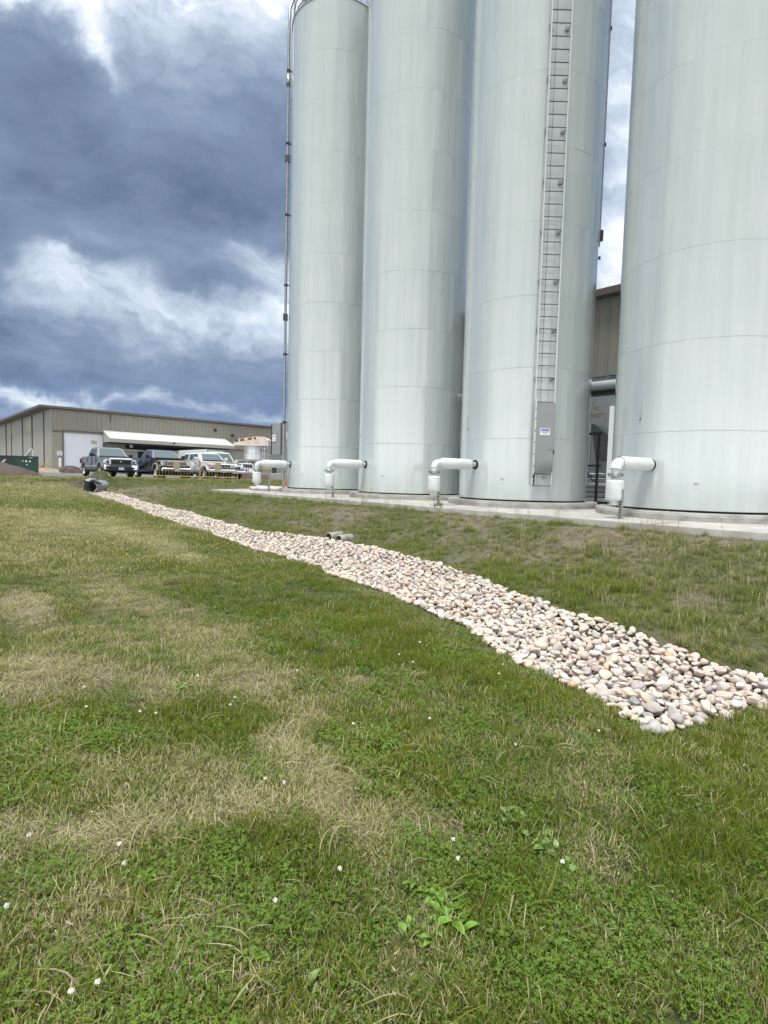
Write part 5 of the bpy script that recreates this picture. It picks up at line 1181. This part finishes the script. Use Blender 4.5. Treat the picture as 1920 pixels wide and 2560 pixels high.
def scatter(name, label, P, kinds, scl, dry_, tint_, coll, tilt, cat='grass'):
    me = bpy.data.meshes.new(name); me.vertices.add(len(P)); me.vertices.foreach_set('co', P.astype(np.float32).ravel())
    for nm, arr in (('dry', dry_), ('tint', tint_), ('scl', scl)):
        at_ = me.attributes.new(nm, 'FLOAT', 'POINT'); at_.data.foreach_set('value', np.asarray(arr, np.float32))
    at_ = me.attributes.new('kind_id', 'INT', 'POINT'); at_.data.foreach_set('value', np.asarray(kinds, np.int32))
    at_ = me.attributes.new('rot', 'FLOAT_VECTOR', 'POINT'); rr_ = np.stack([rs.normal(0, tilt, len(P)), rs.normal(0, tilt, len(P)), rs.uniform(0, 6.283, len(P))], 1); at_.data.foreach_set('vector', rr_.astype(np.float32).ravel())
    o = bpy.data.objects.new(name, me); COL.objects.link(o); tag(o, label, cat, None, 'stuff')
    ng = bpy.data.node_groups.new(name+'_nodes', 'GeometryNodeTree'); ng.interface.new_socket('Geometry', in_out='INPUT', socket_type='NodeSocketGeometry'); ng.interface.new_socket('Geometry', in_out='OUTPUT', socket_type='NodeSocketGeometry')
    N = ng.nodes; Lk = ng.links; gi = N.new('NodeGroupInput'); go = N.new('NodeGroupOutput'); iop = N.new('GeometryNodeInstanceOnPoints'); ci = N.new('GeometryNodeCollectionInfo')
    ci.inputs['Collection'].default_value = coll; ci.inputs['Separate Children'].default_value = True; ci.inputs['Reset Children'].default_value = True
    def na(nm, ty):
        x = N.new('GeometryNodeInputNamedAttribute'); x.data_type = ty; x.inputs['Name'].default_value = nm; return [s_ for s_ in x.outputs if s_.enabled and s_.name == 'Attribute'][0]
    Lk.new(gi.outputs[0], iop.inputs['Points']); Lk.new(ci.outputs[0], iop.inputs['Instance']); iop.inputs['Pick Instance'].default_value = True
    Lk.new(na('kind_id', 'INT'), iop.inputs['Instance Index']); Lk.new(na('scl', 'FLOAT'), iop.inputs['Scale'])
    e2r = N.new('FunctionNodeEulerToRotation'); Lk.new(na('rot', 'FLOAT_VECTOR'), e2r.inputs[0]); Lk.new(e2r.outputs[0], iop.inputs['Rotation'])
    Lk.new(iop.outputs[0], go.inputs[0]); md = o.modifiers.new('scatter', 'NODES'); md.node_group = ng; return o
# tuft kinds
T = []
for i in range(4): T.append(tuft('lawn_tuft', GM, 60, .06, .025, .055, .0030, .55, .7, cut=i % 2 == 0))
for i in range(4): T.append(tuft('thatch_tuft', GM, 55, .07, .04, .11, .0024, .15, .25, lie=1.25))
for i in range(3): T.append(tuft('lush_tuft', GM, 60, .06, .03, .075, .0032, .4, .7))
for i in range(3): T.append(clover('clover_tuft', CLM, 44, .075))
for i in range(3): T.append(tuft('far_tuft', GM, 80, .13, .03, .06, .0075, .6, .7, seg=2))
for i in range(3): T.append(tuft('far_thatch', GM, 80, .15, .05, .13, .006, .1, .3, seg=2, lie=1.15))
for i in range(4): T.append(tuft('clipping_tuft', GM, 46, .075, .008, .022, .0050, .9, .2, seg=1, cut=True))
for i in range(3): T.append(tuft('long_blade', GM, 7, .06, .09, .17, .0042, .35, 1.5, seg=5, lie=.3))
lawn_c = mkcoll('lawn_tufts', T)
BT = []
for i in range(4): BT.append(tuft('bank_tuft', BMAT, 60, .06, .045, .14, .0042, .32, .8))
for i in range(3): BT.append(tuft('bank_short', BMAT, 50, .08, .03, .07, .004, .5, .6))
for i in range(3): BT.append(tuft('bank_stalk', BMAT, 7, .05, .22, .42, .0028, .12, .35, seg=4, head=True))
for i in range(3): BT.append(tuft('litter', BMAT, 30, .12, .04, .12, .004, .1, .1, lie=1.45))
for i in range(2): BT.append(clover('bank_leaf', CLM, 30, .10))
bank_c = mkcoll('bank_tufts', BT)
def polar(r0, r1, dens, amax=R(46)):
    A_ = amax*(r1*r1-r0*r0); n_ = int(A_*dens); r_ = np.sqrt(rs.uniform(r0*r0, r1*r1, n_)); a = rs.uniform(-amax, amax, n_); return np.stack([r_*np.sin(a), r_*np.cos(a)], 1)
XY = np.concatenate([polar(.7, 2.2, 620*DENS), polar(2.2, 3.4, 480*DENS), polar(3.4, 5.5, 300*DENS), polar(5.5, 9, 150*DENS), polar(9, 15, 70*DENS), polar(15, 24, 34*DENS), polar(24, 42, 15*DENS)])
x, y = XY[:, 0], XY[:, 1]; u_, v_ = toUV(x, y); dd = np.hypot(x, y)
ub = np.interp(v_, UBT[:, 0], UBT[:, 1])
ins = (u_ > ub-.1) & ~((v_ > vlo(u_)+.0) & (v_ < vup(u_)+.0) & (u_ < uend(v_)+.03) & (u_ > -28.5)) & ~((v_ > 9.98) & (u_ > -21.85-np.clip((v_-10)*.5, 0, 3)))
ins &= ~((v_ > 16.9) & (u_ > -25))
br = bare(x, y); ins &= rs.rand(len(x)) > br*.85
# keep the culvert mouth open
ins &= ~((np.abs(v_-7.1) < .45) & (u_ > -28.6) & (u_ < -27.4)) & ~((u_ > -9.7) & (u_ < -8.8) & (v_ > 6.9) & (v_ < 7.35))
x, y, u_, v_, dd = x[ins], y[ins], u_[ins], v_[ins], dd[ins]
z = Hn(u_, v_); D_ = dryness(x, y); isb = rs.rand(len(x)) < bankness(x, y)
n1 = vnoise(x, y, 1.1); n2 = vnoise(x+9, y+2, 2.6); rr = rs.rand(len(x))
# lawn kinds
kd = rs.randint(0, 4, len(x))
th_ = rr < np.clip((D_-.28)*1.6, 0, .92); kd = np.where(th_, 4+rs.randint(0, 4, len(x)), kd)
lush = (~th_) & (rs.rand(len(x)) < np.clip((.24-D_)*5, 0, .9)); kd = np.where(lush, 8+rs.randint(0, 3, len(x)), kd)
clv = (~th_) & (rs.rand(len(x)) < np.clip(.10+(n2-.5)*1.1, 0.05, .35)) & (D_ < .5); kd = np.where(clv, 11+rs.randint(0, 3, len(x)), kd)
clp = (kd < 8) & (rs.rand(len(x)) < .30); kd = np.where(clp, 20+rs.randint(0, 4, len(x)), kd); z = z+np.where(clp, .022*rs.rand(len(x)), 0); lgb = (rs.rand(len(x)) < .045); kd = np.where(lgb, 24+rs.randint(0, 3, len(x)), kd); fr_ = dd > 8; kd = np.where(fr_ & (kd >= 20), rs.randint(0, 4, len(x)), kd); kd = np.where(fr_ & (kd >= 4) & (kd < 8), 17+rs.randint(0, 3, len(x)), np.where(fr_, 14+rs.randint(0, 3, len(x)), kd))
scl = rs.uniform(.75, 1.3, len(x))*np.where(dd > 15, 1.35, 1)*np.where(dd > 24, 1.3, 1)*(.85+.4*n1)
L_ = ~isb
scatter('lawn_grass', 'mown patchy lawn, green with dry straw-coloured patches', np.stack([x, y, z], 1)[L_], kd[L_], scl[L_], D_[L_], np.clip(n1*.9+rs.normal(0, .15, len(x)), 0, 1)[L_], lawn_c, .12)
# bank
k2 = np.where(rr < .40, rs.randint(0, 4, len(x)), np.where(rr < .66, 4+rs.randint(0, 3, len(x)), np.where(rr < .70, 7+rs.randint(0, 3, len(x)), np.where(rr < .9, 10+rs.randint(0, 3, len(x)), 13+rs.randint(0, 2, len(x))))))
clump = np.clip((vnoise(x+2, y+8, 2.1)*.55+vnoise(x, y, 4.)*.45-.5)*1.7+.5, 0, 1)
nearslab = np.exp(-((v_-9.75)/.22)**2)
pk = np.clip(1.85-D_*1.1+(clump-.5)*1.5, .35, 1); sel = isb & (rs.rand(len(x)) < np.maximum(pk, nearslab*.8))
k2 = np.where((nearslab > .3) & (rr > .74) & (rr < .90), 7+rs.randint(0, 3, len(x)), k2)
k2 = np.where((D_ > .6) & (rs.rand(len(x)) < .6), 10+rs.randint(0, 3, len(x)), k2)
s2_ = rs.uniform(.55, 1.2, len(x))*(.5+.95*clump)*np.where(dd > 15, 1.2, 1)
BD = np.clip(D_*.9+.02+(vnoise(x, y, .8)-.5)*.3, 0, 1)
scatter('bank_grass', 'rough weedy grass on the bank between the rock ditch and the slab', np.stack([x, y, z], 1)[sel], k2[sel], s2_[sel], BD[sel], np.clip(vnoise(x, y, 1.7)+rs.normal(0, .2, len(x)), 0, 1)[sel], bank_c, .12)
print('grass', L_.sum(), sel.sum())

# ------------------------------------------------------------ broadleaf weeds, clover heads, twigs
def pxg(px, py):        # picture point (1920-wide) walked down to the ground
    xi, yi = (px-960)/F_PX, (1280-py)/F_PX
    d = _r*xi+_u*yi+_f; p = Vector((0, 0, CAMH)); tt = 1.
    while tt < 60:
        q_ = p+d*tt
        if q_.z < float(gz(q_.x, q_.y)): return q_
        tt *= 1.004
    return p+d*tt
# Grown where they stand on the lawn (world x, y)
WEEDM = mat('weed_leaf', (.16, .30, .03), .45, var=.4, vscale=30)
WEEDD = mat('dark_weed_leaf', (.15, .25, .055), .45, var=.4, vscale=30)
def leaf_into(B, base, az, ln, wd, lift, droop):
    vs_ = []; n_ = 7; side = Vector((-math.sin(az), math.cos(az), 0)); p = Vector(base); th = lift
    for s_ in range(n_+1):
        f = s_/n_; w_ = wd*math.sin(math.pi*min(1, f*.92+.08))**.8*(.18 if f < .14 else 1)
        vs_ += [p-side*w_*.5+Vector((0, 0, w_*.14)), p.copy(), p+side*w_*.5+Vector((0, 0, w_*.14))]
        d = Vector((math.cos(az)*math.cos(th), math.sin(az)*math.cos(th), math.sin(th))); p = p+d*(ln/n_); th -= droop/n_
    fs_ = []
    for s_ in range(n_):
        a = s_*3; fs_ += [(a, a+1, a+4, a+3), (a+1, a+2, a+5, a+4)]
    B.add(vs_, fs_, True)
def weed(name, label, x, y, n_, ln, wd, m_, seed, group, parts=False):
    r_ = random.Random(seed); B = MB(); spread = ln*1.1 if parts else .015
    for j in range(n_):
        az = r_.uniform(0, 6.28); b_ = (r_.uniform(-spread, spread), r_.uniform(-spread, spread), .005+(.02 if parts else 0)*r_.random())
        leaf_into(B, b_, az, ln*r_.uniform(.6, 1.15), wd*r_.uniform(.7, 1.2), r_.uniform(.25, .95), r_.uniform(.6, 1.5))
    o = B.build(name, m_, None, recalc=False); o.location = (x, y, float(gz(x, y))); return tag(o, label, 'weed', group)
weed('broadleaf_weed', 'largest patch of broad bright green leaves in the foreground lawn', 0.252, 1.820, 20, 0.068, 0.029, WEEDM, 1, 'broad-leaved weeds in the lawn', True)
weed('broadleaf_weed', 'bright broad-leaved weed just behind the largest leaf patch', 0.202, 1.920, 11, 0.062, 0.026, WEEDM, 2, 'broad-leaved weeds in the lawn', True)
weed('broadleaf_weed', 'bright broad-leaved weed just in front of the largest leaf patch', 0.154, 1.703, 10, 0.050, 0.020, WEEDM, 3, 'broad-leaved weeds in the lawn', True)
weed('broadleaf_weed', 'dark-centred dock rosette in the lower left lawn', -0.883, 1.936, 8, 0.062, 0.026, WEEDM, 4, 'broad-leaved weeds in the lawn', False)
weed('broadleaf_weed', 'small torn grey-green weed right of the dock rosette', -0.758, 1.866, 6, 0.043, 0.023, WEEDD, 5, 'broad-leaved weeds in the lawn', False)
weed('broadleaf_weed', 'small weed with pale leaves left of the bright grass strip', -0.459, 2.032, 7, 0.043, 0.020, WEEDD, 6, 'broad-leaved weeds in the lawn', False)
weed('broadleaf_weed', 'flat pale plantain by the middle of the lower right lawn', 0.832, 2.073, 7, 0.056, 0.029, WEEDD, 7, 'broad-leaved weeds in the lawn', True)
weed('broadleaf_weed', 'row of flattened dark leaves trailing up the lower right lawn', 0.703, 2.209, 11, 0.056, 0.029, WEEDD, 8, 'broad-leaved weeds in the lawn', True)
weed('broadleaf_weed', 'dark flattened leaves at the top of the trailing leaf row', 0.632, 2.369, 10, 0.056, 0.029, WEEDD, 9, 'broad-leaved weeds in the lawn', True)
weed('broadleaf_weed', 'blue-green weed in the middle of the lawn left of the rock ditch', 0.727, 3.397, 7, 0.062, 0.029, WEEDD, 10, 'broad-leaved weeds in the lawn', False)
weed('broadleaf_weed', 'dull green weed beside the straw-coloured arc', -0.018, 2.988, 8, 0.056, 0.026, WEEDD, 11, 'broad-leaved weeds in the lawn', True)
weed('broadleaf_weed', 'weed cluster in the green patch at the left middle', -1.397, 3.600, 12, 0.074, 0.023, WEEDM, 12, 'broad-leaved weeds in the lawn', True)
weed('broadleaf_weed', 'weed near the bottom left of centre with few leaves', -0.372, 1.628, 5, 0.050, 0.023, WEEDM, 13, 'broad-leaved weeds in the lawn', False)
weed('broadleaf_weed', 'weed near the bottom edge under the bright grass strip', -0.190, 1.552, 5, 0.050, 0.026, WEEDD, 14, 'broad-leaved weeds in the lawn', False)
weed('broadleaf_weed', 'single flat leaves cluster low right of the largest leaf patch', 0.633, 1.719, 6, 0.050, 0.026, WEEDD, 15, 'broad-leaved weeds in the lawn', False)
FLW = mat('clover_petal', (.72, .70, .66), .6); 
def flower(x, y, seed, lb='small white clover flower head standing in the near lawn'):
    r_ = random.Random(seed); a_ = (x/y); far_ = 'nearest foreground' if y < 2.2 else ('near lawn' if y < 3.2 else ('middle lawn' if y < 4.6 else 'lawn before the rock ditch'))
    sd_ = 'far left' if a_ < -.55 else ('left' if a_ < -.35 else ('left of centre' if a_ < -.12 else ('centre' if a_ < .08 else ('right of centre' if a_ < .3 else 'right'))))
    lb = 'small white clover flower head in the '+far_+', '+sd_
    t_ = thing('clover_flower', lb, 'flower', (x, y, float(gz(x, y))), 0, 'white clover flower heads'); h_ = r_.uniform(.06, .085)
    B = MB(); B.tube([(0, 0, 0), (.004, .003, h_*.6), (.006, 0, h_)], .0013, 5); B.build('stem', WEEDM, t_)
    B = MB()
    for j in range(34):
        th = math.acos(1-1.7*r_.random()); az = r_.uniform(0, 6.28); d = Vector((math.sin(th)*math.cos(az), math.sin(th)*math.sin(az), math.cos(th))); c = Vector((.006, 0, h_))+d*.003
        B.cyl(c, c+d*.0060, .0016, .0007, n=4, smooth=False)
    B.build('head', FLW, t_, recalc=False)
for i_, (x, y) in enumerate([(-0.856,1.426), (-0.807,1.474), (-1.218,1.684), (-0.946,1.922), (-0.141,1.969), (-0.449,2.463), (0.321,2.031), (-1.788,3.187), (-1.450,3.159), (-0.944,3.299), (-0.943,3.397), (-0.618,3.891), (0.147,4.312), (0.254,4.175), (1.001,4.314), (0.336,4.613), (-0.156,3.080), (0.303,3.177), (0.739,2.043), (-0.353,1.787), (-1.259,3.614), (-1.344,3.140), (-0.540,2.475), (0.883,3.931), (0.760,2.907), (0.319,2.158), (1.325,3.158), (-1.372,2.027), (-1.014,2.023), (-1.959,3.467)]): flower(x, y, i_)
# dead twigs on the bank
for k_, (x, y, az, ln, sd_, lb) in enumerate([(4.917,8.021,0.2,0.7,1,'pale bent dead twig on the bank, nearest the slab'), (4.722,8.230,-0.4,0.5,2,'thin dead twig lying beside the bent one on the bank'), (4.961,7.292,0.1,0.6,3,'long straight dead stalk low on the bank at the right edge'), (-0.731,12.364,0.6,0.6,4,'dark dead twig above the drain pipes')]):
    r_ = random.Random(sd_); B = MB(); p = Vector((0, 0, .03)); pts_ = [p.copy()]
    for j in range(9): p = p+Vector((math.cos(az)*ln/9, math.sin(az)*ln/9, r_.uniform(-.012, .022))); az += r_.uniform(-.2, .2); pts_.append(p.copy())
    B.tube(pts_, [.006*(1-.08*j) for j in range(10)], 6)
    for j in (3, 5, 7):
        a2 = az+r_.choice((-1, 1))*r_.uniform(.5, 1.1); q_ = pts_[j]; B.tube([q_, q_+Vector((math.cos(a2), math.sin(a2), .35))*ln*.18, q_+Vector((math.cos(a2+.2), math.sin(a2+.2), .5))*ln*.32], [.004, .003, .002], 5)
    o = B.build('dead_twig', MT['twig']); o.location = (x, y, float(gz(x, y))); tag(o, lb, 'twig')
